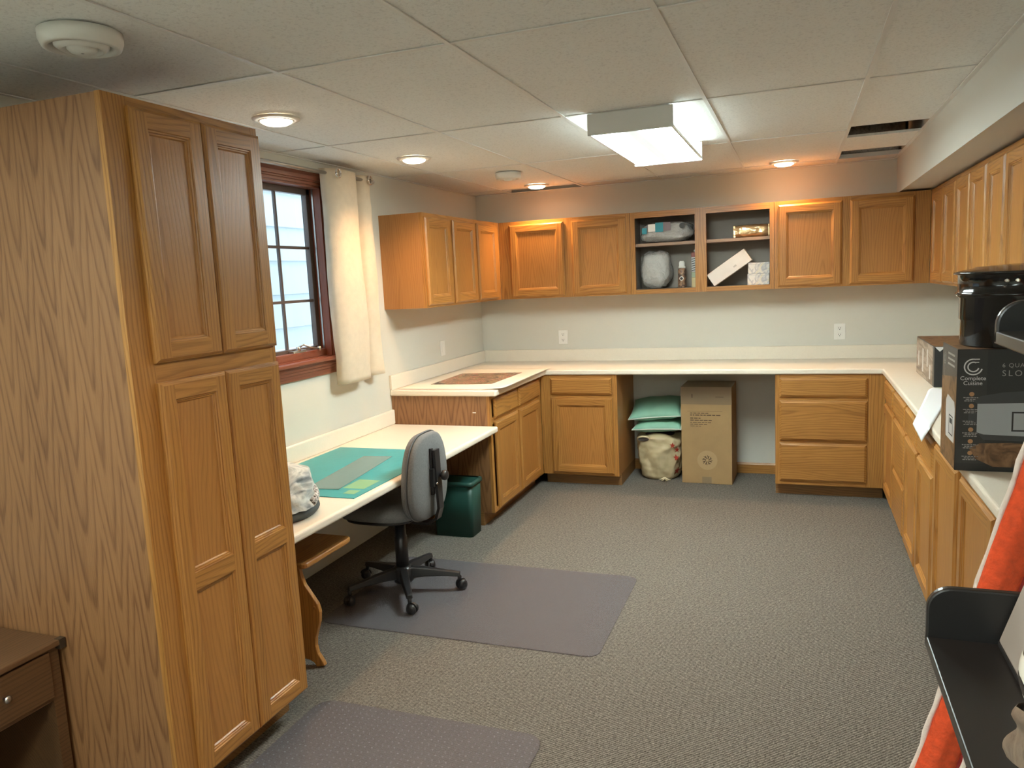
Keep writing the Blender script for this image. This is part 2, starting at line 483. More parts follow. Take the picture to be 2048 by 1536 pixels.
# jamb lining
m = MB()
m.box(-0.12, 0.0, WY1-0.012, WY1, WZ0, WZ1); m.box(-0.12, 0.0, WY0, WY0+0.012, WZ0, WZ1)
m.box(-0.12, 0.0, WY0, WY1, WZ1-0.012, WZ1, 1); m.box(-0.12, 0.0, WY0, WY1, WZ0, WZ0+0.012, 1)
m.build('jamb_lining', [CHERRY, CHERRY_Y], win)
def casing(a, b, z0, z1, vertical):
    mm = MB()
    steps = [(0.0, 0.012), (0.3, 0.019), (0.62, 0.014), (0.78, 0.010), (1.0, 0.007)]
    for k in range(4):
        t0, t1 = steps[k][0], steps[k+1][0]
        if vertical: mm.box(0, steps[k][1], b-(b-a)*t1, b-(b-a)*t0, z0, z1)
        else: mm.box(0, steps[k][1], a, b, z1-(z1-z0)*t1, z1-(z1-z0)*t0)
    return mm
casing(WY1, WY1+0.07, WZ0, WZ1+0.07, True).build('casing', CHERRY, win, 0.002)
cm = MB(); 
for k, (t0, t1, d) in enumerate(((0, .2, .010), (.2, .45, .014), (.45, .75, .019), (.75, 1, .013))):
    cm.box(0, d, WY0-0.07*t1, WY0-0.07*t0, WZ0, WZ1+0.07)
cm.build('casing', CHERRY, win, 0.002)
casing(WY0, WY1, WZ1, WZ1+0.07, False).build('casing', CHERRY_Y, win, 0.002)
m = MB(); m.box(-0.02, 0.05, WY0-0.08, WY1+0.09, WZ0-0.012, WZ0+0.008); m.build('sill', CHERRY_Y, win, 0.004)
m = MB()
for k in range(5): m.box(0, 0.022-0.002*k, WY0-0.07, WY1+0.08, WZ0-0.012-0.016*(k+1), WZ0-0.012-0.016*k-0.002)
m.box(0, 0.012, WY0-0.07, WY1+0.08, WZ0-0.092, WZ0-0.012)
m.build('apron', CHERRY_Y, win)
# bottom rail where the crank sits
bx('lower_stop', CHERRY_Y, win, -0.075, -0.035, WY0+0.012, WY1-0.012, WZ0+0.012, WZ0+0.052, 0.003)
m = MB()
sy0, sy1, sz0, sz1 = WY0+0.012, WY1-0.012, WZ0+0.05, WZ1-0.012
m.box(-0.105, -0.07, sy1-0.035, sy1, sz0, sz1); m.box(-0.105, -0.07, sy0, sy0+0.035, sz0, sz1)
m.box(-0.105, -0.07, sy0, sy1, sz0, sz0+0.022); m.box(-0.105, -0.07, sy0, sy1, sz1-0.035, sz1)
m.build('sash', SASH, win, 0.003)
m = MB(); m.box(-0.055, -0.045, sy1-0.006, sy1+0.001, sz0, sz1); m.build('screen_track', METAL, win)
gy = [sy0+0.035, -3.03, -2.645, sy1-0.035]; gz = [sz0+0.022, 1.553, 1.857, sz1-0.035]
m = MB()
for y in gy[1:3]: m.box(-0.095, -0.08, y-0.007, y+0.007, gz[0], gz[-1])
mu = m.build('muntin', SASH, win)
for z in gz[1:3]: bx('muntin', SASH, win, -0.096, -0.079, gy[0], gy[-1], z-0.008, z+0.008)
for a in range(3):
    for b in range(3):
        bx('pane', GLASS, win, -0.089, -0.086, gy[a]+0.009, gy[a+1]-0.009, gz[b]+0.010, gz[b+1]-0.010)
m = MB(); m.box(-0.07, -0.035, -2.66, -2.54, WZ0+0.052, WZ0+0.064)
m.lathe([(0.014, 0), (0.014, 0.022), (0.008, 0.026)], (-0.045, -2.6, WZ0+0.06), 12)
m.tube([(-0.045, -2.6, WZ0+0.08), (-0.02, -2.585, WZ0+0.095), (-0.005, -2.53, WZ0+0.075), (0.0, -2.47, WZ0+0.062)], 0.006, 8)
m.lathe([(0.009, -0.012), (0.011, 0.0), (0.009, 0.012)], (0.0, -2.462, WZ0+0.062), 10)
m.build('crank_handle', METAL, win)
# siding outside
OUTS = plain('pale_siding', (0.80, 0.84, 0.86), 0.6, bump=0.1, bscale=60)
so = struct(bx('wall_outside', OUTS, None, -1.32, -1.25, -5.2, -0.6, -0.2, 3.3))
for k in range(12):
    z = 0.0+k*0.265
    m = MB(); m.prism([(-1.25, z), (-1.220, z), (-1.247, z+0.258), (-1.25, z+0.262)], 'y', -5.2, -0.6)
    m.build('siding_board', OUTS, so)
struct(bx('floor_outside', OUTS, None, -1.25, -0.12, -5.2, -0.6, -0.2, 0.0))

# ------------------------------------------------------------------ curtain and rod
ROD = plain('brushed_rod', (0.45, 0.44, 0.42), 0.32, 0.9)
t = thing('curtain_rod', 'brushed metal curtain rod above the window', 'curtain rod', (0.07, -2.8, 2.27))
m = MB(); m.tube([(0.075, -3.75, 2.272), (0.075, -1.87, 2.272)], 0.010, 12); m.build('rod', ROD, t)
m = MB(); m.lathe([(0.012, 0), (0.02, 0.008), (0.016, 0.03), (0.004, 0.04)], (0.075, -1.88, 2.272), 14, axis='y'); m.build('finial', ROD, t)
m = MB(); m.box(0, 0.075, -2.215, -2.205, 2.266, 2.278); m.box(0, 0.006, -2.23, -2.19, 2.25, 2.295); m.build('bracket', ROD, t)
m = MB(); m.box(0, 0.075, -3.605, -3.595, 2.266, 2.278); m.box(0, 0.006, -3.62, -3.58, 2.25, 2.295); m.build('bracket', ROD, t)
CURT = plain('cream_curtain', (0.82, 0.715, 0.57), 0.75, bump=0.25, bscale=320, var=0.05, vscale=25)
def subsurface(mat):
    nt = mat.node_tree; b = nt.nodes['Principled BSDF']
    tr = nt.nodes.new('ShaderNodeBsdfTranslucent'); tr.inputs['Color'].default_value = (0.8, 0.7, 0.5, 1)
    mx = nt.nodes.new('ShaderNodeMixShader'); mx.inputs[0].default_value = 0.25
    nt.links.new(b.outputs[0], mx.inputs[1]); nt.links.new(tr.outputs[0], mx.inputs[2])
    nt.links.new(mx.outputs[0], nt.nodes['Material Output'].inputs['Surface'])
subsurface(CURT)
t = thing('curtain', 'cream grommet curtain panel bunched at the right of the window', 'curtain', (0.07, -2.15, 1.05))
# fold path in plan: broad front fold, tuck, second fold, tuck
fold = [(-2.405, 0.045), (-2.395, 0.085), (-2.33, 0.118), (-2.20, 0.122), (-2.095, 0.108), (-2.055, 0.075), (-2.075, 0.045),
        (-2.06, 0.032), (-2.02, 0.05), (-1.985, 0.085), (-1.93, 0.102), (-1.89, 0.092), (-1.875, 0.06), (-1.88, 0.04)]
def spline(pts, t):
    n = len(pts)-1; x = t*n; i = min(int(x), n-1); f = x-i
    p = [pts[max(0, min(n, i+k))] for k in (-1, 0, 1, 2)]
    return [0.5*((2*p[1][d])+(-p[0][d]+p[2][d])*f+(2*p[0][d]-5*p[1][d]+4*p[2][d]-p[3][d])*f*f+(-p[0][d]+3*p[1][d]-3*p[2][d]+p[3][d])*f**3) for d in range(len(pts[0]))]
def cfn(u, v):
    y, x = spline(fold, u); z = 2.298-(2.298-1.052)*v
    yc = -2.14
    sp = 1.0-0.03*v
    ww = 0.006*math.sin(9*v+5*u)*(0.3+v) + 0.004*noise.noise(Vector((u*8, v*12, 3.1)))
    return (max(0.02, x*(0.92+0.12*v)+ww), yc+(y-yc)*sp*0.93+0.004*math.sin(6*v+u*11), z+0.012*u*v)
m = MB(); m.grid(cfn, 80, 40); m.build('panel', CURT, t, solid=0.004, fix=True)
for gyy, gx in ((-2.315, 0.124), (-2.03, 0.052), (-1.93, 0.104)):
    m = MB()
    ring = [(gx+0.002*math.cos(a)*0, gyy+0.024*math.cos(a), 2.272+0.024*math.sin(a)) for a in [2*PI*k/20 for k in range(20)]]
    m.tube(ring, 0.006, 8, closed=True); m.build('grommet', STEEL, t)

# ------------------------------------------------------------------ cabinet parts
class Fr:
    """local frame on a cabinet face: u runs along the face, v up, n out of the face"""
    def __init__(s, face, pos):
        s.face = face; s.pos = pos
    def p(s, u, v, n):
        if s.face == 'y-': return (u, s.pos-n, v)     # faces -y, u = x
        if s.face == 'x+': return (s.pos+n, u, v)     # faces +x, u = y
        if s.face == 'x-': return (s.pos-n, u, v)     # faces -x, u = y
    def hmat(s): return OX if s.face == 'y-' else OY
def rect_ring(m, fr, a, b, mats):
    """quads between rect a and rect b, each (u0,u1,v0,v1,n); mats = (vertical slot, horizontal slot)"""
    def cs(r): return [(r[0], r[2], r[4]), (r[1], r[2], r[4]), (r[1], r[3], r[4]), (r[0], r[3], r[4])]
    A, B = cs(a), cs(b)
    for k in range(4):
        k2 = (k+1) % 4
        m.quad(fr.p(*A[k]), fr.p(*A[k2]), fr.p(*B[k2]), fr.p(*B[k]), mats[1] if k in (0, 2) else mats[0])
def inset(r, d, n): return (r[0]+d, r[1]-d, r[2]+d, r[3]-d, n)
T = 0.019
def door(parent, fr, u0, u1, v0, v1, mids=(), sw=0.055, rw=None):
    rw = rw or sw
    m = MB()
    o = (u0, u1, v0, v1)
    seq = [(0.0, 0.0), (0.0, 0.010), (0.003, 0.013), (0.005, 0.0135), (0.011, T)]
    for (d0, n0), (d1, n1) in zip(seq, seq[1:]):
        rect_ring(m, fr, inset(o, d0, n0), inset(o, d1, n1), (0, 1))
    i = inset(o, 0.011, T)
    ou = (u0+sw, u1-sw)
    vs = [v0+rw] + [q for mid in mids for q in (mid-rw*0.5, mid+rw*0.5)] + [v1-rw]
    # stiles and rails on the front plane
    m.quad(fr.p(i[0], i[2], T), fr.p(ou[0], i[2], T), fr.p(ou[0], i[3], T), fr.p(i[0], i[3], T), 0)
    m.quad(fr.p(ou[1], i[2], T), fr.p(i[1], i[2], T), fr.p(i[1], i[3], T), fr.p(ou[1], i[3], T), 0)
    vv = [i[2]] + vs + [i[3]]
    for k in range(0, len(vv), 2):
        m.quad(fr.p(ou[0], vv[k], T), fr.p(ou[1], vv[k], T), fr.p(ou[1], vv[k+1], T), fr.p(ou[0], vv[k+1], T), 1)
    steps = [(0.0, T), (0.002, T-0.004), (0.006, T-0.0045), (0.008, T-0.008), (0.012, T-0.0085), (0.016, 0.006)]
    opens = []
    for k in range(0, len(vs), 2):
        op = (ou[0], ou[1], vs[k], vs[k+1])
        for (d0, n0), (d1, n1) in zip(steps, steps[1:]):
            rect_ring(m, fr, inset(op, d0, n0), inset(op, d1, n1), (0, 1))
        opens.append(inset(op, 0.016, 0.006))
    d = m.build('door', [OZ, fr.hmat()], parent, fix=True)
    for op in opens:
        pm = MB()
        ps = [fr.p(op[0]-0.002, op[2]-0.002, 0.001), fr.p(op[1]+0.002, op[3]+0.002, 0.0062)]
        pm.box(ps[0][0], ps[1][0], ps[0][1], ps[1][1], ps[0][2], ps[1][2])
        pm.build('door_panel', OPAN, d)
    return d
def drawer(parent, fr, u0, u1, v0, v1):
    m = MB(); o = (u0, u1, v0, v1)
    seq = [(0.0, 0.0), (0.0, 0.009), (0.004, 0.012), (0.006, 0.0125), (0.015, T)]
    for (d0, n0), (d1, n1) in zip(seq, seq[1:]):
        rect_ring(m, fr, inset(o, d0, n0), inset(o, d1, n1), (0, 0))
    i = inset(o, 0.015, T)
    m.quad(fr.p(i[0], i[2], T), fr.p(i[1], i[2], T), fr.p(i[1], i[3], T), fr.p(i[0], i[3], T), 0)
    return m.build('drawer_front', [fr.hmat()], parent)
def frame(parent, fr, u0, u1, v0, v1, stiles, rails, depth=0.02):
    """face frame: stiles (u0,u1) full height, rails (u0,u1,v0,v1)"""
    m = MB()
    ms = []
    for a, b in sorted(stiles):
        if ms and a <= ms[-1][1]+1e-6: ms[-1][1] = max(ms[-1][1], b)
        else: ms.append([a, b])
    for a, b in ms:
        p, q = fr.p(a, v0, -depth), fr.p(b, v1, 0)
        m.box(p[0], q[0], p[1], q[1], p[2], q[2], 0)
    for a, b, c, d in rails:
        p, q = fr.p(a, c, -depth), fr.p(b, d, -0.0005)
        m.box(p[0], q[0], p[1], q[1], p[2], q[2], 1)
    return m.build('face_frame', [OZ, fr.hmat()], parent)
def fbox(name, mat, parent, fr, u0, u1, v0, v1, n0, n1, bevel=0.0):
    p, q = fr.p(u0, v0, n0), fr.p(u1, v1, n1)
    m = MB(); m.box(p[0], q[0], p[1], q[1], p[2], q[2]); return m.build(name, mat, parent, bevel)

# ---- upper cabinets
UZ0, UZ1, UD = 1.459, 2.077, 0.319
DZ0, DZ1 = 1.474, 2.050
fL = Fr('x+', UD); fB = Fr('y-', -UD); fR = Fr('x-', W-UD)
def upper(name, label, fr, u0, u1, doors, group, fill=()):
    lo, hi = min(u0, u1), max(u0, u1)
    loc = fr.p((lo+hi)/2, UZ0, -UD/2)
    t = thing(name, label, 'cabinet', loc, group)
    fbox('carcass', OPLAIN, t, fr, lo, hi, UZ0, UZ1, -UD+0.001, -0.02)
    st = [(lo, lo+0.035), (hi-0.035, hi)] + list(fill)
    frame(t, fr, lo, hi, UZ0, UZ1, st, [(lo+0.035, hi-0.035, UZ0, UZ0+0.035), (lo+0.035, hi-0.035, UZ1-0.045, UZ1)])
    for a, b in doors: door(t, fr, a, b, DZ0, DZ1)
    return t
G = None
upper('wall_cabinet', 'two-door oak wall cabinet with bare end panel right of the cream curtain', fL, -1.683, -0.822,
      [(-1.668, -1.285), (-1.237, -0.842)], G, [(-1.29, -1.23)])
upper('wall_cabinet', 'single-door oak wall cabinet in the left back corner of the room', fL, -0.820, -0.321,
      [(-0.797, -0.405)], G, [(-0.42, -0.321)])
upper('wall_cabinet', 'two-door oak wall cabinet above the printed picture corner, left of open shelves', fB, 0.321, 1.396,
      [(0.415, 0.866), (0.934, 1.362)], G, [(0.321, 0.425), (0.86, 0.94)])
upper('wall_cabinet', 'two-door oak wall cabinet right of the open shelves on the back wall', fB, 2.440, W-0.321,
      [(2.465, 2.886), (2.937, 3.336)], G, [(2.88, 2.945), (3.33, W-0.321)])
rd = [(-0.86, -0.47), (-1.24, -0.885), (-1.622, -1.265), (-1.995, -1.64), (-2.345, -2.02), (-2.69, -2.37), (-3.05, -2.72), (-3.40, -3.075), (-3.75, -3.43)]
names = ['two-door oak wall cabinet on the right wall nearest the back corner', 'second oak wall cabinet from the back corner on the right wall',
         'oak wall cabinet on the right wall above the black stockpot, cut by the picture edge', 'fourth oak wall cabinet from the back corner on the right wall']
grp = [(0, 2), (2, 4), (4, 6), (6, 9)]
for (a, b), nm in zip(grp, names):
    ds = rd[a:b]
    lo = ds[-1][0]-0.012; hi = ds[0][1]+0.012
    if a == 0: hi = -0.321
    else: hi = rd[a-1][0]-0.013
    upper('wall_cabinet', nm, fR, lo, hi, ds, G, [(-0.48, -0.321)] if a == 0 else [])
# open shelf unit
t = thing('open_wall_cabinet', 'open oak wall cabinet with two shelved bays holding wrapped bundles', 'cabinet', (1.92, -0.16, UZ0))
m = MB(); x0, x1 = 1.398, 2.438
m.box(x0, x1, -0.006, -0.001, UZ0, UZ1); m.box(x0, x0+0.016, -UD+0.02, -0.006, UZ0, UZ1); m.box(x1-0.016, x1, -UD+0.02, -0.006, UZ0, UZ1)
m.box(x0, x1, -UD+0.02, -0.006, UZ0+0.016, UZ0+0.034); m.box(x0, x1, -UD+0.02, -0.006, UZ1-0.03, UZ1-0.014)
m.box(1.915, 1.931, -UD+0.02, -0.006, UZ0+0.03, UZ1-0.02)
m.build('carcass', INSIDE, t)
frame(t, fB, x0, x1, UZ0, UZ1, [(x0, 1.432), (1.880, 1.962), (2.408, x1)],
      [(1.432, 1.880, UZ0, 1.493), (1.962, 2.408, UZ0, 1.493), (1.432, 1.880, UZ1-0.045, UZ1), (1.962, 2.408, UZ1-0.045, UZ1)])
SHELF = plain('shelf_board', (0.36, 0.24, 0.16), 0.5)
bx('shelf', SHELF, t, x0+0.016, 1.915, -0.29, -0.006, 1.819, 1.841); bx('shelf', SHELF, t, 1.931, x1-0.016, -0.29, -0.006, 1.819, 1.841)

# ---- base cabinets
BZ0, BZ1 = 0.090, 0.874
DRZ0, DRZ1, BD0, BD1 = 0.716, 0.849, 0.106, 0.692
def base(label, fr, u0, u1, depth, fronts, stiles, rails=(), kick=True):
    lo, hi = min(u0, u1), max(u0, u1)
    t = thing('base_cabinet', label, 'cabinet', fr.p((lo+hi)/2, 0, -depth/2))
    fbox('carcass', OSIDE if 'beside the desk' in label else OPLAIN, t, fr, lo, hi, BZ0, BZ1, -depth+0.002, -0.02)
    frame(t, fr, lo, hi, BZ0, BZ1, [(lo, lo+0.035), (hi-0.035, hi)]+list(stiles),
          [(lo+0.03, hi-0.03, BZ0, BZ0+0.03), (lo+0.03, hi-0.03, BZ1-0.03, BZ1), (lo+0.03, hi-0.03, 0.685, 0.725)]+list(rails))
    fbox('toe_kick', OKICK, t, fr, lo, hi, 0.0, BZ0+0.001, -depth+0.002, -0.078)
    for f in fronts:
        (door if f[0] == 'door' else drawer)(t, fr, *f[1:])
    return t
XL = 0.720
fbl = Fr('x+', XL); fbb = Fr('y-', -0.619); fbr = Fr('x-', 3.151)
base('oak base cabinet beside the desk under the picture, two doors two drawers', fbl, -1.675, -0.621, XL,
     [('drawer', -1.615, -1.18, DRZ0, DRZ1), ('drawer', -1.145, -0.69, DRZ0, DRZ1), ('door', -1.610, -1.185, BD0, BD1), ('door', -1.145, -0.695, BD0, BD1)],
     [(-1.19, -1.14), (-0.70, -0.621)])
bl = [o for o in bpy.data.objects if o.name.startswith('base_cabinet')][-1]
bx('label_tag', WHITE, bl, 0.598, 0.622, -1.6755, -1.6735, 0.762, 0.768)
base('narrow oak base cabinet left of the kneehole, one drawer over one door', fbb, XL+0.002, 1.325, 0.617,
     [('drawer', 0.805, 1.287, 0.722, 0.850), ('door', 0.803, 1.289, 0.106, 0.696)], [(XL+0.002, 0.81)])
base('oak three-drawer base cabinet right of the kneehole', fbb, 2.451, 3.149, 0.617,
     [('drawer', 2.479, 3.039, 0.716, 0.849), ('drawer', 2.479, 3.039, 0.408, 0.690), ('drawer', 2.479, 3.039, 0.118, 0.390)],
     [(3.03, 3.149)], [(2.48, 3.04, 0.385, 0.412)])
DR = W-3.151
base('oak base cabinet on the right side nearest the back corner, drawer over door', fbr, -1.195, -0.621, DR,
     [('drawer', -1.172, -0.700, DRZ0, DRZ1), ('door', -1.172, -0.700, BD0, BD1)], [(-0.71, -0.621)])
base('oak three-drawer base cabinet on the right side under the far counter', fbr, -1.722, -1.197, DR,
     [('drawer', -1.710, -1.215, DRZ0, DRZ1), ('drawer', -1.710, -1.215, 0.400, 0.692), ('drawer', -1.710, -1.215, 0.106, 0.386)], [])
base('oak right side base cabinet with two drawers above two narrow doors', fbr, -2.640, -1.724, DR,
     [('drawer', -2.155, -1.742, DRZ0, DRZ1), ('drawer', -2.620, -2.19, DRZ0, DRZ1), ('door', -2.155, -1.742, BD0, BD1), ('door', -2.620, -2.19, BD0, BD1)], [(-2.20, -2.145)])
base('oak right side base cabinet with two full-height doors under the appliance box', fbr, -3.780, -2.642, DR,
     [('door', -3.145, -2.670, BD0, 0.852), ('door', -3.700, -3.205, BD0, 0.852)], [(-3.215, -3.135)])

# ---- worktop
t = thing('worktop', 'cream laminate worktop running around three sides with low backsplash', 'worktop', (1.9, -0.3, 0.875))
m = MB()
m.prism([(0.001, -1.692), (0.772, -1.692), (0.772, -0.635), (3.126, -0.635), (3.126, -3.80), (W-0.001, -3.80), (W-0.001, -0.001), (0.001, -0.001)], 'z', 0.875, 0.913)
m.build('top', LAM, t, 0.009, 3)
bx('backsplash', LAM, t, 0.020, W-0.02, -0.020, -0.001, 0.913, 1.013, 0.003)
bx('backsplash', LAM, t, 0.001, 0.020, -1.692, -0.001, 0.9135, 1.013, 0.003)
bx('backsplash', LAM, t, W-0.020, W-0.001, -3.80, -0.001, 0.9135, 1.013, 0.003)

# ---- desk
t = thing('desk', 'low cream laminate built-in desk under the window', 'desk', (0.386, -2.8, 0.64))
bx('top', LAM, t, 0.001, 0.775, -3.930, -1.677, 0.640, 0.679, 0.013, 4)
bx('backsplash', LAM, t, 0.001, 0.022, -3.930, -1.677, 0.6795, 0.780, 0.008, 3)
bx('support_cleat', OY, t, 0.001, 0.02, -3.93, -1.677, 0.60, 0.64)
bx('support_cleat', OX, t, 0.02, 0.70, -1.695, -1.677, 0.60, 0.64)

# ---- tall pantry
PY0, PY1, PZ1, PX = -4.572, -3.934, 2.178, 0.830
fP = Fr('x+', PX)
t = thing('pantry_cabinet', 'tall oak pantry cabinet with four doors in the left foreground', 'cabinet', (0.41, -4.25, 0))
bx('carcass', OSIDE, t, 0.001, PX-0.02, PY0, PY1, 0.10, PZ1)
frame(t, fP, PY0, PY1, 0.10, PZ1, [(PY0-0.004, PY0+0.085), (PY1-0.03, PY1)],
      [(PY0+0.07, PY1-0.03, 0.10, 0.13), (PY0+0.07, PY1-0.03, 1.36, 1.435), (PY0+0.07, PY1-0.03, PZ1-0.05, PZ1)])
bx('toe_kick', OKICK, t, 0.001, PX-0.085, PY0+0.002, PY1-0.002, 0.0, 0.10)
door(t, fP, -4.495, -4.2155, 1.424, 2.152, sw=0.056); door(t, fP, -4.2125, -3.937, 1.424, 2.152, sw=0.056)
door(t, fP, -4.495, -4.2155, 0.108, 1.366, (0.735,), sw=0.052, rw=0.056); door(t, fP, -4.2125, -3.937, 0.108, 1.366, (0.735,), sw=0.052, rw=0.056)

# ------------------------------------------------------------------ lamps on the ceiling
def translucent(mat, k):
    nt = mat.node_tree; b = nt.nodes['Principled BSDF']
    tr = nt.nodes.new('ShaderNodeBsdfTranslucent'); tr.inputs['Color'].default_value = (0.85, 0.9, 0.9, 1)
    mx = nt.nodes.new('ShaderNodeMixShader'); mx.inputs[0].default_value = k
    nt.links.new(b.outputs[0], mx.inputs[1]); nt.links.new(tr.outputs[0], mx.inputs[2])
    nt.links.new(mx.outputs[0], nt.nodes['Material Output'].inputs['Surface'])
def tube_glow(mat, s):
    nt = mat.node_tree; b = nt.nodes['Principled BSDF']; N = nt.nodes.new; L = nt.links.new
    tc = N('ShaderNodeTexCoord'); sp_ = N('ShaderNodeSeparateXYZ'); L(tc.outputs['Object'], sp_.inputs[0])
    ab = N('ShaderNodeMath'); ab.operation = 'ABSOLUTE'; L(sp_.outputs[0], ab.inputs[0])
    mp = N('ShaderNodeMapRange'); mp.interpolation_type = 'SMOOTHSTEP'
    mp.inputs['From Min'].default_value = 0.022; mp.inputs['From Max'].default_value = 0.11
    mp.inputs['To Min'].default_value = 0.42; mp.inputs['To Max'].default_value = s*1.7
    L(ab.outputs[0], mp.inputs['Value']); L(mp.outputs[0], b.inputs['Emission Strength'])
def fluorescent(x0, x1, y0, y1, label, k=1.0):
    z0 = 2.246
    t = thing('fluorescent_light', label, 'ceiling light', ((x0+x1)/2, (y0+y1)/2, H))
    ENDM = plain('fixture_end_grey', (0.78, 0.81, 0.80), 0.45)
    translucent(ENDM, 0.012)
    m = MB(); m.box(x0+0.02, x1-0.02, y0+0.01, y1-0.01, H-0.012, H-0.0005); m.build('housing', WHITEM, t)
    for yy in (y0, y1-0.012):
        bx('end_cap', ENDM, t, x0, x1, yy, yy+0.012, z0-(0.004 if yy == y0 else 0.012), H-0.0005, 0.004)
    E1 = emit('diffuser_glow', FLUOR_COL, FLUOR*k); tube_glow(E1, FLUOR*k)
    E2 = emit('diffuser_side_glow', FLUOR_COL, 4.0*k)
    m = MB(); m.box(x0+0.016, x1-0.016, y0+0.0125, y1-0.0125, z0, z0+0.004); m.build('diffuser', E1, t)
    for xa, xb in ((x0+0.004, x0+0.012), (x1-0.012, x1-0.004)):
        bx('side_lens', E2, t, xa, xb, y0+0.0125, y1-0.0125, z0+0.012, H-0.013)
        bx('edge_rail', WHITE, t, xa, xb, y0+0.0125, y1-0.0125, z0-0.001, z0+0.0115)
    return t
fluorescent(1.705, 2.090, -2.735, -1.640, 'surface mounted fluorescent box light glowing over the room middle')
fluorescent(0.46, 0.845, -6.32, -5.225, 'second fluorescent box light on the ceiling left of the camera', 0.32)
fluorescent(1.705, 2.09, -7.65, -6.55, 'added unseen third fluorescent box light behind the camera, brightening the room by bounce', 0.9)  # added unseen light; its bounce brightens the whole room

def downlight(x, y, label, proto=None):
    t = thing('downlight', label, 'ceiling light', (x, y, H), 'recessed eyeball downlights')
    m = MB(); m.lathe([(0.062, 0.0), (0.100, -0.001), (0.098, -0.007), (0.074, -0.012), (0.070, -0.006)], (x, y, H-0.0002), 32, cap=False)
    m.build('trim_ring', TRIM, t)
    m = MB(); m.lathe([(0.072, -0.004), (0.072, -0.010), (0.069, -0.014), (0.066, -0.012)], (x, y, H), 32, cap=False)
    m.build('eyeball', TRIM, t)
    m = MB(); m.lathe([(0.066, -0.010), (0.063, -0.018), (0.048, -0.026), (0.02, -0.030), (0.004, -0.0305)], (x, y, H), 24)
    m.build('bulb', BULB, t)
    ld = bpy.data.lights.new('spot', 'SPOT'); ld.energy = SPOT_W; ld.color = SPOT_COL
    ld.spot_size = math.radians(135); ld.spot_blend = 0.75; ld.shadow_soft_size = 0.045
    lo = bpy.data.objects.new('spot_lamp', ld); COL.objects.link(lo); lo.parent = t; lo.location = (0, 0, -0.05)
    return t
TRIM = plain('downlight_trim', (0.72, 0.68, 0.62), 0.4)
BULB = emit('warm_bulb', (1.0, 0.84, 0.62), 12.0)
downlight(0.535, -3.41, 'recessed downlight nearest the tall pantry cabinet')
downlight(0.525, -2.14, 'recessed downlight above the desk by the curtain')
downlight(0.69, -0.40, 'recessed downlight in the left back corner beside the round vent')
downlight(2.506, -0.38, 'recessed downlight near the back wall right of the fluorescent box')
downlight(1.9, -5.0, 'recessed downlight just out of view above the foreground')
downlight(2.3, -7.2, 'recessed downlight at the rear of the room behind the camera')

def diffuser(x, y, r, label):
    t = thing('air_diffuser', label, 'vent', (x, y, H), 'round ceiling air diffusers')
    m = MB(); m.lathe([(0.02, -0.0005), (r, -0.0005), (r*1.0, -0.022), (r*0.93, -0.040), (r*0.80, -0.043), (r*0.76, -0.030), (r*0.70, -0.012)], (x, y, H), 40, cap=False)
    m.build('outer_ring', WHITE, t)
    m = MB(); m.lathe([(r*0.66, -0.020), (r*0.66, -0.036), (r*0.52, -0.048), (r*0.46, -0.046), (r*0.40, -0.026)], (x, y, H), 36, cap=False)
    m.build('middle_ring', WHITE, t)
    m = MB(); m.lathe([(r*0.36, -0.012), (r*0.36, -0.044), (r*0.28, -0.052), (0.004, -0.054)], (x, y, H), 32, cap=False)
    m.build('centre_cone', WHITE, t)
diffuser(0.765, -4.555, 0.105, 'large looking round white air diffuser at top left above the pantry')
diffuser(0.745, -1.185, 0.088, 'small round white air diffuser by the far left ceiling corner')

# ------------------------------------------------------------------ outlets
def outlet(fr, u, v, label, duplex=True):
    t = thing('wall_plate', label, 'outlet' if duplex else 'wall plate', fr.p(u, v, 0))
    fbox('plate', WHITE, t, fr, u-0.040, u+0.040, v-0.060, v+0.060, 0.0005, 0.006, 0.002)
    if duplex:
        for dv in (-0.024, 0.024):
            r = fbox('receptacle', WHITE, t, fr, u-0.017, u+0.017, v+dv-0.015, v+dv+0.015, 0.006, 0.0085, 0.003)
            mm = MB()
            for du in (-0.007, 0.007):
                p, q = fr.p(u+du-0.0015, v+dv-0.002, 0.0085), fr.p(u+du+0.0015, v+dv+0.008, 0.0089)
                mm.box(p[0], q[0], p[1], q[1], p[2], q[2])
            p, q = fr.p(u-0.003, v+dv-0.010, 0.0085), fr.p(u+0.003, v+dv-0.005, 0.0089)
            mm.box(p[0], q[0], p[1], q[1], p[2], q[2])
            mm.build('slots', BLACKH, r)
    else:
        fbox('rocker', WHITE, t, fr, u-0.016, u+0.016, v-0.034, v+0.034, 0.006, 0.009, 0.002)
outlet(Fr('y-', 0.0), 0.737, 1.115, 'duplex outlet on the back wall left of the kneehole')
outlet(Fr('y-', 0.0), 2.892, 1.115, 'duplex outlet on the back wall above the three-drawer cabinet')
outlet(Fr('x+', 0.0), -0.831, 1.116, 'plain white wall plate on the left wall above the printed picture', False)

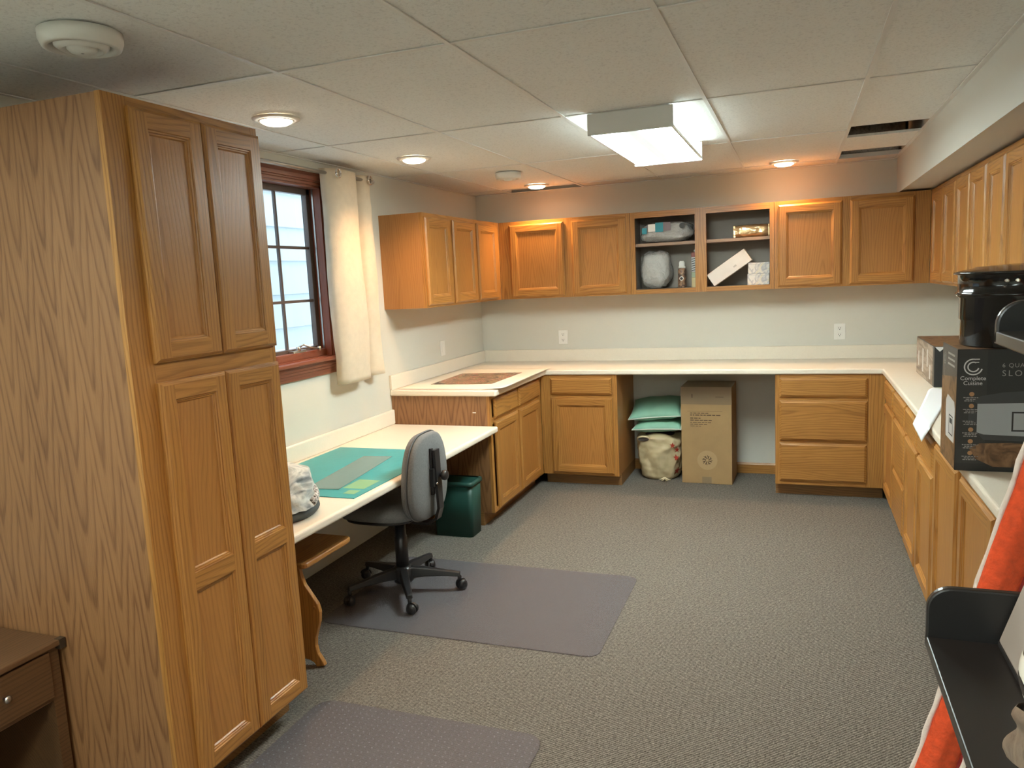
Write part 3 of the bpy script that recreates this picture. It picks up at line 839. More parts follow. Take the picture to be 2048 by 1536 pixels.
# ------------------------------------------------------------------ floor mats
def mat_obj(x0, x1, y0, y1, r, label, mt):
    pts = []
    for cx, cy, a0 in ((x1-r, y1-r, 0), (x0+r, y1-r, 90), (x0+r, y0+r, 180), (x1-r, y0+r, 270)):
        for k in range(7):
            a = math.radians(a0+15*k); pts.append((cx+r*math.cos(a), cy+r*math.sin(a)))
    m = MB(); m.prism(pts, 'z', 0.001, 0.006)
    o = m.build('chair_mat', mt, None, 0.0015)
    tag(recenter(o, ((x0+x1)/2, (y0+y1)/2, 0.001)), label, 'floor mat')
mat_obj(0.40, 1.80, -3.235, -2.325, 0.06, 'clear vinyl floor mat under the swivel chair', VINYL)
mat_obj(0.83, 1.76, -5.10, -3.835, 0.07, 'clear dimpled vinyl floor mat in the foreground beside the pantry', VINYLD)

# ------------------------------------------------------------------ items on the left worktop and desk
PAPER = plain('cream_paper', (0.80, 0.73, 0.61), 0.7)
def sheet(name, mat, x0, x1, y0, y1, zf, label, cat, nu=24, nv=30, th=0.0008, parent=None):
    m = MB(); m.grid(lambda u, v: (x0+(x1-x0)*u, y0+(y1-y0)*v, zf(x0+(x1-x0)*u, y0+(y1-y0)*v)), nu, nv)
    o = m.build(name, mat, parent, solid=th)
    if parent is None: tag(recenter(o, ((x0+x1)/2, (y0+y1)/2, zf((x0+x1)/2, (y0+y1)/2))), label, cat)
    return o
def pz(x, y): return 0.9155 + (0.012*max(0, (x-0.66)/0.15)**2 if x > 0.66 else 0)
m = MB()
m.grid(lambda u, v: (0.022+(0.795+0.024*(1-v)-0.022)*u, -1.640+(1.08)*v, pz(0.022+(0.795+0.024*(1-v)-0.022)*u, 0)), 30, 24)
o = m.build('paper_sheet', PAPER, None, solid=0.001); tag(recenter(o, (0.4, -1.1, 0.9155)), 'large cream paper sheet curling over the left worktop edge', 'paper')
POST = ramp_noise('printed_collage', [(0.05, 0.03, 0.02), (0.20, 0.10, 0.05), (0.42, 0.30, 0.16), (0.14, 0.12, 0.05), (0.55, 0.12, 0.09), (0.48, 0.38, 0.26), (0.10, 0.05, 0.03)], 6, 7, 0.4, 3.0, bump=0.0, lo=0.36, hi=0.64)
m = MB()
m.prism([(0.185, -1.435), (0.632, -1.405), (0.640, -0.80), (0.165, -0.845)], 'z', 0.9166, 0.9175)
o = m.build('printed_picture', POST); tag(recenter(o, (0.4, -1.1, 0.9166)), 'brown and red printed picture lying on the cream paper', 'picture')
MATG = plain('teal_cutting_mat', (0.025, 0.30, 0.32), 0.38, var=0.06, vscale=6)
t = thing('cutting_mat', 'teal self-healing cutting mat on the desk', 'cutting mat', (0.4, -2.88, 0.680))
bx('mat', MATG, t, 0.055, 0.738, -3.360, -2.412, 0.680, 0.6825)
PRY = plain('mat_print_yellow', (0.22, 0.42, 0.22), 0.5); PRW = plain('mat_print_line', (0.12, 0.42, 0.40), 0.5)
m = MB()
for k in range(1, 23): m.box(0.07, 0.725, -3.345+k*0.0413, -3.3442+k*0.0413, 0.6825, 0.6827)
for k in range(1, 16): m.box(0.07+k*0.041, 0.0708+k*0.041, -3.345, -2.427, 0.6825, 0.6827)
m.build('grid_print', PRW, t)
m = MB(); m.box(0.640, 0.700, -3.30, -3.24, 0.6825, 0.6828)
m.box(0.585, 0.70, -3.215, -3.06, 0.68255, 0.6827); m.build('corner_print', PRY, t)
RUL = film_mat('ruler_acrylic', (0.24, 0.36, 0.35), 0.5, 0.2, 0.05)
t = thing('quilting_ruler', 'clear grey acrylic ruler lying along the teal mat', 'ruler', (0.42, -2.9, 0.683))
rot = Matrix.Translation((0.46, -2.93, 0)) @ Matrix.Rotation(math.radians(7), 4, 'Z')
m = MB(); m.box(-0.085, 0.085, -0.33, 0.33, 0.6832, 0.6862, mat=rot); m.build('blade', RUL, t)
RP = plain('ruler_print', (0.12, 0.14, 0.13), 0.5)
m = MB()
for k in range(27):
    yy = -0.325+k*0.025
    m.box(-0.083, -0.083+(0.05 if k % 4 == 0 else 0.02), yy, yy+0.001, 0.6862, 0.6864, mat=rot)
    m.box(0.083-(0.05 if k % 4 == 0 else 0.02), 0.083, yy, yy+0.001, 0.6862, 0.6864, mat=rot)
m.build('markings', RP, t)

# grey tie-dyed bundle
TIE = ramp_noise('tie_dye_grey', [(0.16, 0.19, 0.20), (0.42, 0.45, 0.45), (0.60, 0.62, 0.58), (0.30, 0.33, 0.32), (0.55, 0.56, 0.50)], 7, 5, 0.85, 2.0, (1, 0.6, 1.6), 0.3)
TIED = plain('dark_grey_jersey', (0.07, 0.09, 0.10), 0.85, var=0.15, vscale=20)
LACE = ramp_noise('black_white_trim', [(0.01, 0.01, 0.01), (0.7, 0.7, 0.7), (0.01, 0.01, 0.01), (0.6, 0.6, 0.6)], 70, 1, 0.6, 0.0, bump=0.0)
t = thing('fabric_bundle', 'grey tie-dyed fabric bundle on the desk beside the pantry', 'fabric', (0.42, -3.63, 0.680))
def lump(cx, cy, z0, rx, ry, h, amp, seed, e=0.75, flat=0.0):
    def f(u, v):
        a = 2*PI*u; ph = v*PI/2
        c = math.cos(ph)**e; s_ = math.sin(ph)**0.9
        n = 1+amp*noise.noise(Vector((math.cos(a)*1.6+seed, math.sin(a)*1.6, v*2.2)))
        n2 = 1+amp*0.6*noise.noise(Vector((math.cos(a)*5+seed, math.sin(a)*5, v*6)))
        return (cx+rx*c*math.cos(a)*n*n2, cy+ry*c*math.sin(a)*n*n2, z0+h*s_*(1+0.4*(n-1)))
    return f
m = MB(); m.grid(lump(0.44, -3.645, 0.725, 0.265, 0.215, 0.165, 0.16, 2.2, 0.5), 64, 24); m.build('cloth', TIE, t)
m = MB()
def band(u, v):
    a = 2*PI*u; q = v*PI
    n = 1+0.05*noise.noise(Vector((math.cos(a)*2, math.sin(a)*2, 7)))
    rr = 0.95+0.07*math.sin(q)
    return (0.445+0.262*rr*math.cos(a)*n, -3.645+0.215*rr*math.sin(a)*n, 0.681+0.055*v)
m.grid(band, 64, 8); m.build('dark_band', TIED, t)
m = MB(); m.tube([(0.36+0.05*math.sin(k*0.7), -3.46+0.012*math.cos(k*2.1)-0.002*k, 0.86-0.0012*k*k) for k in range(9)], 0.018, 8)
pts = []
for k in range(12):
    a = math.radians(95-k*8); pts.append((0.44+0.262*math.cos(a), -3.645+0.212*math.sin(a)*1.0, 0.80-0.006*k))
m = MB(); m.tube(pts, 0.016, 8); m.build('lace_trim', LACE, t)

# ------------------------------------------------------------------ swivel chair
FAB = plain('grey_chair_fabric', (0.17, 0.172, 0.170), 0.9, bump=0.5, bscale=420, var=0.12, vscale=140)
FABD = plain('chair_piping', (0.12, 0.12, 0.12), 0.8)
cx, cy = 0.635, -2.79
t = thing('swivel_chair', 'grey fabric swivel chair with black five-star base at the desk', 'chair', (cx, cy, 0.006))
Z0 = 0.006
m = MB(); m.lathe([(0.05, 0.055), (0.058, 0.075), (0.055, 0.125), (0.036, 0.14)], (cx, cy, Z0), 20); m.build('hub', BLACKP, t)
for ang in (16, 88, 160, -128, -56):
    a = math.radians(ang); d = Vector((math.cos(a), math.sin(a), 0)); q = Vector((-d.y, d.x, 0))
    m = MB(); c = Vector((cx, cy, Z0))
    secs = [(0.03, 0.028, 0.075, 0.135), (0.12, 0.025, 0.082, 0.126), (0.24, 0.020, 0.080, 0.108), (0.305, 0.017, 0.074, 0.098)]
    idx = []
    for (r, hw, z0, z1) in secs:
        b = c+d*r
        idx.append([m.vert(b-q*hw+Vector((0, 0, z0))), m.vert(b+q*hw+Vector((0, 0, z0))), m.vert(b+q*hw*0.7+Vector((0, 0, z1))), m.vert(b-q*hw*0.7+Vector((0, 0, z1)))])
    for A, B in zip(idx, idx[1:]):
        for k in range(4): m.face((A[k], A[(k+1) % 4], B[(k+1) % 4], B[k]))
    m.face(idx[0][::-1]); m.face(idx[-1])
    m.build('base_leg', BLACKP, t, 0.005)
    e = c+d*0.300
    cm_ = MB(); cm_.lathe([(0.010, 0.05), (0.010, 0.078)], tuple(e), 10)
    ca = a+0.9
    wd = Vector((math.cos(ca), math.sin(ca), 0)); wq = Vector((-wd.y, wd.x, 0))
    w0 = e+wd*0.012
    rotm = Matrix.Translation(w0+Vector((0, 0, 0.027))) @ Matrix.Rotation(ca, 4, 'Z')
    for s_ in (-1, 1):
        wm = MB(); wm.lathe([(0.012, s_*0.006), (0.026, s_*0.006), (0.027, s_*0.014), (0.022, s_*0.024), (0.008, s_*0.027)], (0, 0, 0), 20, axis='y')
        wm.xform(rotm)
        o_ = len(cm_.v); cm_.v += wm.v
        for f_, sm_ in zip(wm.f, wm.sm): cm_.face([o_+k for k in f_], 0, sm_)
    hood = MB(); hood.prism([(0.03*math.cos(q_)*1.05, 0.03*math.sin(q_)*1.05) for q_ in [math.radians(x) for x in range(20, 200, 20)]], 'y', -0.006, 0.006)
    hood.xform(rotm); o_ = len(cm_.v); cm_.v += hood.v
    for f_ in hood.f: cm_.face([o_+k for k in f_])
    cm_.build('caster', BLACKP, t)
m = MB(); m.lathe([(0.034, 0.135), (0.034, 0.30), (0.030, 0.302), (0.026, 0.42)], (cx, cy, Z0), 20); m.build('column', BLACKP, t)
m = MB(); m.box(cx-0.11, cx+0.13, cy-0.05, cy+0.05, 0.405, 0.43); m.box(cx-0.06, cx+0.07, cy-0.035, cy+0.035, 0.385, 0.41)
m.tube([(cx, cy+0.05, 0.405), (cx, cy+0.20, 0.40), (cx, cy+0.24, 0.395)], 0.006, 8); m.build('seat_mechanism', BLACKP, t, 0.004)
def cushion(mb, f_out, cxyz, axis, prof, n=56, m_=0):
    """stack of scaled outlines; prof = (scale, offset)"""
    i = len(mb.v)
    for s_, h in prof:
        for k in range(n):
            p = f_out(2*PI*k/n)
            mb.v.append(cxyz(p[0]*s_, p[1]*s_, h))
    for j in range(len(prof)-1):
        for k in range(n):
            k2 = (k+1) % n
            mb.face((i+j*n+k, i+j*n+k2, i+(j+1)*n+k2, i+(j+1)*n+k), m_, True)
    mb.face([i+k for k in range(n)][::-1], m_, True); mb.face([i+(len(prof)-1)*n+k for k in range(n)], m_, True)
def superel(a, b, n):
    def f(t_):
        c, s_ = math.cos(t_), math.sin(t_)
        return (a*math.copysign(abs(c)**(2/n), c), b*math.copysign(abs(s_)**(2/n), s_))
    return f
m = MB()
sx = cx-0.055
cushion(m, superel(0.215, 0.225, 3.2), lambda u, v, h: (sx+u, cy+v, h+0.012*(abs(v)/0.225)**2-0.03*max(0, (-u-0.12)/0.1)**2), 'z',
        [(0.90, 0.430), (0.97, 0.438), (1.0, 0.455), (1.0, 0.470), (0.96, 0.492), (0.85, 0.503), (0.5, 0.506), (0.1, 0.505)])
m.build('seat', FAB, t)
m = MB(); cushion(m, superel(0.205, 0.215, 3.2), lambda u, v, h: (sx+u, cy+v, h), 'z', [(0.6, 0.424), (0.95, 0.426), (0.97, 0.436)]); m.build('seat_pan', BLACKP, t)
# backrest, its rear faces +x; slightly concave towards the sitter
BX, BY, BZ = 0.868, -2.825, 0.655
def bout(t_):
    y, z = superel(0.208, 0.222, 3.0)(t_)
    k = 1-0.16*max(0, (z+0.03)/0.25)
    return (y*k, z)
def bmap(u, v, h):
    return (BX+h-0.30*u*u-0.10*v*v + 0.10*(v)*0.25, BY+u, BZ+v)
m = MB()
cushion(m, bout, bmap, 'x', [(0.05, -0.086), (0.5, -0.086), (0.86, -0.080), (0.97, -0.066), (1.0, -0.048), (0.985, -0.036)]); m.build('back_cushion', FAB, t)
m = MB()
cushion(m, bout, bmap, 'x', [(0.96, -0.038), (0.99, -0.026), (0.975, -0.010), (0.92, -0.002), (0.6, 0.0), (0.05, 0.0)]); m.build('back_shell', FAB, t)
m = MB(); m.tube([bmap(bout(2*PI*k/48)[0]*1.0, bout(2*PI*k/48)[1]*1.0, -0.037) for k in range(48)], 0.005, 6, closed=True); m.build('piping', FABD, t)
m = MB()
bar = [(cx+0.10, 0.405), (cx+0.20, 0.405), (BX+0.012, 0.435), (BX+0.030, 0.49), (BX+0.026, 0.62), (BX+0.022, 0.79)]
for (xa, za), (xb, zb) in zip(bar, bar[1:]):
    dv = Vector((xb-xa, zb-za)).normalized(); nv = Vector((-dv.y, dv.x))*0.007
    xa, za = xa-dv.x*0.003, za-dv.y*0.003
    m.prism([(xa+nv.x, za+nv.y), (xb+nv.x, zb+nv.y), (xb-nv.x, zb-nv.y), (xa-nv.x, za-nv.y)], 'y', BY-0.026, BY+0.026)
m.build('back_bar', BLACKP, t)
bx('back_bracket', BLACKP, t, BX-0.006, BX+0.024, BY-0.040, BY+0.040, 0.60, 0.70, 0.006)
bx('adjust_track', BLACKP, t, BX-0.012, BX+0.012, BY-0.034, BY-0.008, 0.56, 0.80, 0.003)
m = MB(); m.lathe([(0.010, 0.02), (0.012, 0.045), (0.025, 0.047), (0.027, 0.060), (0.022, 0.070), (0.006, 0.072)], (BX, BY+0.015, 0.655), 16, axis='x'); m.build('knob', BLACKP, t)
m = MB(); m.lathe([(0.008, 0.03), (0.007, 0.036), (0.003, 0.038)], (BX, BY-0.03, 0.622), 10, axis='x'); m.build('bolt', STEEL, t)

# ------------------------------------------------------------------ waste bin
GREEN = plain('dark_green_plastic', (0.012, 0.06, 0.048), 0.45)
t = thing('waste_bin', 'dark green rectangular plastic waste bin under the desk', 'bin', (0.55, -1.84, 0))
def rr(x0, x1, y0, y1, r, n=4):
    p = []
    for qx, qy, a0 in ((x1-r, y1-r, 0), (x0+r, y1-r, 90), (x0+r, y0+r, 180), (x1-r, y0+r, 270)):
        for k in range(n+1):
            a = math.radians(a0+90*k/n); p.append((qx+r*math.cos(a), qy+r*math.sin(a)))
    return p
def loft(mb, loops, m_=0, smooth=False, cap0=True, cap1=True):
    i = len(mb.v); n = len(loops[0])
    for lp in loops: mb.v += [tuple(p) for p in lp]
    for j in range(len(loops)-1):
        for k in range(n):
            k2 = (k+1) % n
            mb.face((i+j*n+k, i+j*n+k2, i+(j+1)*n+k2, i+(j+1)*n+k), m_, smooth)
    if cap0: mb.face([i+k for k in range(n)][::-1], m_)
    if cap1: mb.face([i+(len(loops)-1)*n+k for k in range(n)], m_)
def lvl(x0, x1, y0, y1, r, z): return [(a, b, z) for a, b in rr(x0, x1, y0, y1, r)]
m = MB()
loft(m, [lvl(0.40, 0.660, -1.925, -1.765, 0.025, 0.001), lvl(0.385, 0.672, -1.935, -1.755, 0.03, 0.355), lvl(0.392, 0.665, -1.928, -1.762, 0.028, 0.355), lvl(0.407, 0.653, -1.918, -1.772, 0.022, 0.02)], 0, True)
m.build('body', GREEN, t)
m = MB()
loft(m, [lvl(0.384, 0.673, -1.936, -1.754, 0.03, 0.335), lvl(0.376, 0.681, -1.944, -1.746, 0.034, 0.338), lvl(0.376, 0.681, -1.944, -1.746, 0.034, 0.358), lvl(0.392, 0.665, -1.928, -1.762, 0.028, 0.362)], 0, True, False, False)
m.build('rim', GREEN, t)

# ------------------------------------------------------------------ scalloped bench under desk
t = thing('oak_bench', 'small oak bench with scalloped end boards under the desk by the pantry', 'bench', (0.45, -3.46, 0))
prof_r = [(0.60, 0.455), (0.606, 0.41), (0.622, 0.365), (0.655, 0.32), (0.680, 0.285), (0.688, 0.25), (0.682, 0.205), (0.668, 0.165), (0.656, 0.13), (0.652, 0.095), (0.660, 0.06), (0.684, 0.025), (0.690, 0.008), (0.655, 0.0)]
arch = [(0.648, 0.0), (0.640, 0.016), (0.615, 0.027), (0.57, 0.032)]
mirror = lambda P: [(0.90-x, z) for x, z in P][::-1]
out = prof_r + arch + mirror(arch) + mirror(prof_r)
for y, sc in ((-3.615, 1.0), (-3.42, 0.45)):
    m = MB(); m.prism([((0.45 if sc == 1 else 0.33)+(x-0.45)*sc, z) for x, z in out], 'y', y, y+0.022); m.build('end_board', OZ, t, 0.003)
    if sc < 1: continue
    mm = MB(); mm.lathe([(0.008, 0), (0.007, -0.003), (0.002, -0.004)], (0.665, y, 0.27), 10, axis='y'); mm.build('plug', OZ, t)
m = MB(); m.prism(rr(0.215, 0.668, -3.66, -3.29, 0.03), 'z', 0.455, 0.479); m.build('seat_board', OY, t, 0.007, 3)
bx('stretcher', OY, t, 0.32, 0.34, -3.593, -3.42, 0.20, 0.30)

# ------------------------------------------------------------------ side table against the pantry
t = thing('side_table', 'dark stained wooden table with a drawer beside the pantry side panel', 'table', (0.21, -5.1, 0))
bx('top', DARKWOOD, t, 0.005, 0.425, -5.60, -4.578, 0.548, 0.566, 0.003)
bx('apron', DARKWOOD, t, 0.02, 0.405, -5.58, -4.59, 0.375, 0.548)
bx('drawer_front', DARKWOOD, t, 0.405, 0.414, -5.54, -4.625, 0.388, 0.538, 0.003)
bx('corner_bracket', plain('dark_bracket', (0.045, 0.03, 0.018), 0.5, 0.2), t, 0.404, 0.4265, -4.597, -4.5765, 0.535, 0.567)
for x in (0.02, 0.37):
    for y in (-5.58, -4.625):
        bx('leg', DARKWOOD, t, x, x+0.035, y, y+0.035, 0.0, 0.375)
bx('void_shade_panel', DARKWOOD, t, 0.055, 0.370, -4.612, -4.600, 0.02, 0.375)  # added panel so the shaded void under the table stays dark
bx('back_shade_panel', plain('under_table_shade', (0.02, 0.016, 0.02), 0.7), t, 0.02, 0.032, -5.55, -4.62, 0.02, 0.375)  # added near-black panel, paints the shade beneath the table
m = MB(); m.lathe([(0.005, 0.0), (0.005, 0.010), (0.011, 0.014), (0.011, 0.020), (0.004, 0.023)], (0.414, -4.782, 0.470), 14, axis='x'); m.build('knob', METAL, t)

# ------------------------------------------------------------------ kneehole: carton, bag, pillows
CARD = plain('cardboard', (0.36, 0.235, 0.11), 0.8, bump=0.05, bscale=80, var=0.05, vscale=10)
CARDL = plain('carton_print_light', (0.42, 0.29, 0.15), 0.8)
TAPE = plain('packing_tape_shade', (0.27, 0.20, 0.125), 0.25)  # tape colour, darkened to paint in the counter's shade as well
INK = plain('carton_ink', (0.09, 0.055, 0.03), 0.8)
t = thing('cardboard_carton', 'tall brown cardboard carton standing in the kneehole', 'box', (1.955, -0.22, 0))
rt = Matrix.Translation((1.955, -0.215, 0)) @ Matrix.Rotation(math.radians(-1.5), 4, 'Z')
def rb(name, mat, x0, x1, y0, y1, z0, z1, bevel=0.0):
    m = MB(); m.box(x0, x1, y0, y1, z0, z1, mat=rt); return m.build(name, mat, t, bevel)
rb('carton', CARD, -0.187, 0.187, -0.172, 0.172, 0.002, 0.748, 0.002)
rb('tape', TAPE, -0.187, 0.187, -0.1725, -0.171, 0.615, 0.748)
rb('tape', TAPE, -0.035, 0.035, -0.1728, -0.171, 0.004, 0.055)
rb('tape', TAPE, -0.187, 0.187, -0.1724, 0.172, 0.7475, 0.7487)
m = MB()
def cp(x, z): return tuple(rt @ Vector((x, -0.1732, z)))
def cbar(x0, x1, z0, z1): m.quad(cp(x0, z0), cp(x1, z0), cp(x1, z1), cp(x0, z1))
random.seed(3)
for k, (z, wd, h) in enumerate(((0.545, 0.135, 0.006), (0.529, 0.225, 0.008), (0.506, 0.085, 0.007), (0.490, 0.16, 0.007), (0.474, 0.155, 0.005), (0.460, 0.125, 0.005), (0.446, 0.08, 0.004))):
    x = -0.118; end = x+wd
    while x < end-0.01:
        l = random.uniform(0.012, 0.035); l = min(l, end-x); cbar(x, x+l, z, z+h); x += l+0.006
cbar(-0.105, -0.099, 0.665, 0.695); cbar(0.07, 0.13, 0.672, 0.675)
cbar(-0.14, 0.12, 0.562, 0.5635)
# branching asterisk mark
ccx, ccz = 0.005, 0.185
for k in range(8):
    a = PI/8+k*PI/4
    d = (math.cos(a), math.sin(a)); q = (-d[1], d[0])
    def P(r, s_): return cp(ccx+d[0]*r+q[0]*s_, ccz+d[1]*r+q[1]*s_)
    m.quad(P(0.010, -0.003), P(0.036, -0.003), P(0.036, 0.003), P(0.010, 0.003))
    m.quad(P(0.024, 0.0), P(0.036, 0.010), P(0.036, 0.016), P(0.020, 0.004))
m.build('print', INK, t)['kind'] = 'stuff'
m = MB()
pts = [cp(ccx+0.075*math.cos(2*PI*k/32), ccz+0.075*math.sin(2*PI*k/32)) for k in range(32)]
pts = [(p[0], p[1]+0.0005, p[2]) for p in pts]
i = len(m.v); m.v += pts; m.face(range(i, i+32)); m.build('logo_circle', CARDL, t)

SATIN = ramp_noise('cream_satin', [(0.38, 0.31, 0.18), (0.50, 0.42, 0.26), (0.56, 0.48, 0.31)], 5, 3, 0.27, 1.0, bump=0.45)
RED = plain('red_star_print', (0.42, 0.05, 0.03), 0.5)
t = thing('satin_bag', 'cream satin drawstring bag with red stars under the two pillows', 'bag', (1.575, -0.21, 0))
def bagf(u, v):
    a = 2*PI*u
    zz = v
    if v < 0.08: r = 0.72+0.13*math.sin(v/0.08*PI/2)
    else: r = 0.85+0.17*math.sin(min(1, (v-0.08)/0.60)*PI/2)
    if v > 0.90: r *= 1-0.35*((v-0.9)/0.1)**2
    wr = 0.055*noise.noise(Vector((math.cos(a)*2.2, math.sin(a)*2.2, v*3-a*0.0)))+0.075*(0.5-abs(math.sin(a*3-v*5+1.3*math.sin(v*5+a))))*max(0.0, math.sin(PI*v))**0.6
    wr += 0.04*noise.noise(Vector((math.cos(a)*6, math.sin(a)*6, v*10)))
    r *= 1+wr
    ex, ey = superel(0.176, 0.172, 2.6)(a)
    return (1.572+ex*r, -0.205+ey*r, 0.003+0.357*zz+0.012*math.sin(a*3)*v)
m = MB(); m.grid(bagf, 96, 40); m.build('cloth', SATIN, t)
m = MB(); m.grid(lambda u, v: (1.575+0.12*v*math.cos(2*PI*u)-0.0, -0.205+0.12*v*math.sin(2*PI*u), 0.345), 24, 2); m.build('filling', plain('dark_filling', (0.10, 0.06, 0.05), 0.9), t)
# gathered opening facing the room; a dark disc paints the shade inside
m = MB(); m.tube([(1.47+0.045*math.cos(2*PI*k/20), -0.374-0.008*math.sin(2*PI*k/20), 0.335+0.020*math.sin(2*PI*k/20)) for k in range(20)], 0.008, 8, closed=True); m.build('opening_hem', SATIN, t)
m = MB(); m.grid(lambda u, v: (1.47+0.043*v*math.cos(2*PI*u), -0.377-0.006*v, 0.335+0.018*v*math.sin(2*PI*u)), 20, 3); m.build('opening', plain('bag_inside_shade', (0.04, 0.03, 0.025), 0.9), t)
m = MB()
for k in range(5):
    a = math.radians(200+35*k)
    m.tube([(1.63, -0.388, 0.035), (1.63+0.025*math.cos(a), -0.392, 0.03+0.022*math.sin(a)), (1.63+0.05*math.cos(a), -0.385, 0.022+0.014*math.sin(a))], [0.007, 0.006, 0.002], 6)
m.build('knot', SATIN, t)
for (u_, v_, s_) in ((0.845, 0.80, 0.025), (0.895, 0.70, 0.023), (0.88, 0.52, 0.027), (0.92, 0.20, 0.036), (0.70, 0.30, 0.0)):
    if not s_: continue
    c0 = Vector(bagf(u_, v_)); du = (Vector(bagf(u_+0.01, v_))-c0).normalized(); dv = (Vector(bagf(u_, v_+0.02))-c0).normalized(); nn = du.cross(dv).normalized()
    if nn.y > 0: nn = -nn
    m = MB(); i = len(m.v)
    for k in range(10):
        a = 2*PI*k/10+PI/2; r = s_ if k % 2 == 0 else s_*0.42
        m.v.append(tuple(c0+nn*0.006+du*r*math.cos(a)+dv*r*math.sin(a)))
    m.face(range(10)); m.build('star', RED, t, solid=0.002)
MINT = plain('mint_pillow_fabric', (0.24, 0.47, 0.35), 0.75, bump=0.2, bscale=30, var=0.08, vscale=9)
PIPE = plain('pillow_piping', (0.55, 0.60, 0.52), 0.6)
def pillow(mb, mat, L, D, Hh, seed):
    def f(sgn):
        def g(u, v):
            x, y = 2*u-1, 2*v-1
            k = max(0.0, (1-abs(x)**2.6))*max(0.0, (1-abs(y)**2.6)); k = k**0.55
            pin = 1-0.10*(1-abs(y))**1*0 - 0.07*(1-y*y)*abs(x)**3
            pin2 = 1-0.07*(1-x*x)*abs(y)**3
            n = noise.noise(Vector((x*2+seed, y*2, sgn)))
            return tuple(mat @ Vector((x*L*pin, y*D*pin2, sgn*Hh*k*(1+0.18*n))))
        return g
    mb.grid(f(1), 28, 28); mb.grid(f(-1), 28, 28)
def pillow_thing(label, c, rx, ry, rz, L, D, Hh, seed):
    t = thing('pillow', label, 'pillow', c, 'mint green pillows')
    mat = Matrix.Translation(c) @ Matrix.Rotation(rz, 4, 'Z') @ Matrix.Rotation(rx, 4, 'X') @ Matrix.Rotation(ry, 4, 'Y')
    m = MB(); pillow(m, mat, L, D, Hh, seed); m.build('cover', MINT, t)
    m = MB(); loop = []
    for k in range(48):
        s_ = k/48*4; q = int(s_); f_ = s_-q
        e = [(-1+2*f_, -1), (1, -1+2*f_), (1-2*f_, 1), (-1, 1-2*f_)][q]
        x, y = e
        loop.append(tuple(mat @ Vector((x*L*(1-0.07*(1-y*y)*abs(x)**3), y*D*(1-0.07*(1-x*x)*abs(y)**3), 0))))
    m.tube(loop, 0.005, 6, closed=True); m.build('piping', PIPE, t)
pillow_thing('mint green pillow lying directly on the satin bag', (1.572, -0.205, 0.432), math.radians(6), math.radians(-2), 0.0, 0.19, 0.185, 0.050, 1.0)
pillow_thing('mint green pillow on top, tilted up against the back wall', (1.552, -0.205, 0.553), math.radians(17), math.radians(-5), 0.03, 0.205, 0.175, 0.058, 4.0)

# ------------------------------------------------------------------ contents of the open wall cabinet
zb = UZ0+0.0345; zs = 1.8415
BATT = ramp_noise('white_batting', [(0.55, 0.55, 0.53), (0.68, 0.68, 0.66), (0.75, 0.75, 0.73)], 14, 3, 0.9, 0.5, bump=0.4)
FILM = film_mat('plastic_film', (0.55, 0.55, 0.53), 0.45, 0.10, 1.6, 1.0)
TEAL = plain('teal_label', (0.03, 0.28, 0.36), 0.5); PURP = plain('mauve_label', (0.20, 0.15, 0.17), 0.5); LBLK = plain('label_black', (0.03, 0.03, 0.03), 0.5)
def pack(name, label, c, rx, ry, rz_, mat, seed, parts=()):
    t = thing(name, label, 'package', (c[0], c[1], c[2]-rz_))
    def f(k_):
        def g(u, v):
            a = 2*PI*u; b_ = (v-0.5)*PI
            q = lambda x, n: math.copysign(abs(x)**(2/n), x)
            x = q(math.cos(b_), 3.4)*q(math.cos(a), 3.2); y = q(math.cos(b_), 3.4)*q(math.sin(a), 3.2); z = q(math.sin(b_), 3.4)
            n = 1+0.13*noise.noise(Vector((x*1.7+seed, y*1.7, z*1.7)))+0.07*noise.noise(Vector((x*6+seed, y*6, z*6)))-0.04
            if z < -0.9: n = min(n, 1.0)
            return (c[0]+rx*x*n*k_, c[1]+ry*y*n*k_, max(c[2]-rz_+0.0005, c[2]+rz_*z*n*k_))
        return g
    m = MB(); m.grid(f(0.965), 48, 24); m.build('filling', mat, t)
    m = MB(); m.grid(f(1.0), 48, 24); m.build('film_wrap', FILM, t)
    return t
t = pack('batting_pack', 'white batting pack with teal label on the upper left shelf', (1.655, -0.165, zs+0.078), 0.200, 0.125, 0.078, BATT, 2)
for (x0, x1, z0, z1, mt) in ((1.485, 1.52, 0.070, 0.115, TEAL), (1.585, 1.645, 0.080, 0.150, TEAL), (1.645, 1.70, 0.085, 0.150, PURP), (1.53, 1.585, 0.085, 0.14, WHITE)):
    bx('label_print', mt, t, x0, x1, -0.300, -0.296, zs+z0, zs+z1)
m = MB(); m.lathe([(0.020, -0.304), (0.020, -0.299)], (1.785, 0, zs+0.115), 16, axis='y'); m.build('label_print', LBLK, t)
pack('batting_bundle', 'plastic wrapped white bundle on the lower left shelf of the open cabinet', (1.565, -0.165, zb+0.148), 0.118, 0.118, 0.148, BATT, 5)
t = thing('spray_can', 'spray can with black and brown label beside the wrapped bundle', 'can', (1.765, -0.20, zb))
CAN = ramp_noise('can_label', [(0.10, 0.05, 0.03), (0.42, 0.25, 0.15), (0.05, 0.04, 0.04), (0.45, 0.28, 0.18)], 22, 1, 0.35, 0.3, bump=0.0)
m = MB(); m.lathe([(0.029, 0.0), (0.031, 0.004), (0.031, 0.135), (0.027, 0.148)], (1.765, -0.20, zb), 24); m.build('body', CAN, t)
m = MB(); m.lathe([(0.026, 0.148), (0.026, 0.162), (0.021, 0.164), (0.021, 0.190), (0.015, 0.202)], (1.765, -0.20, zb), 20); m.build('cap', WHITE, t)
m = MB(); m.lathe([(0.016, -0.0318), (0.016, -0.0300)], (1.765, -0.20, zb+0.07), 18, axis='y'); m.build('logo_disc', WHITE, t)
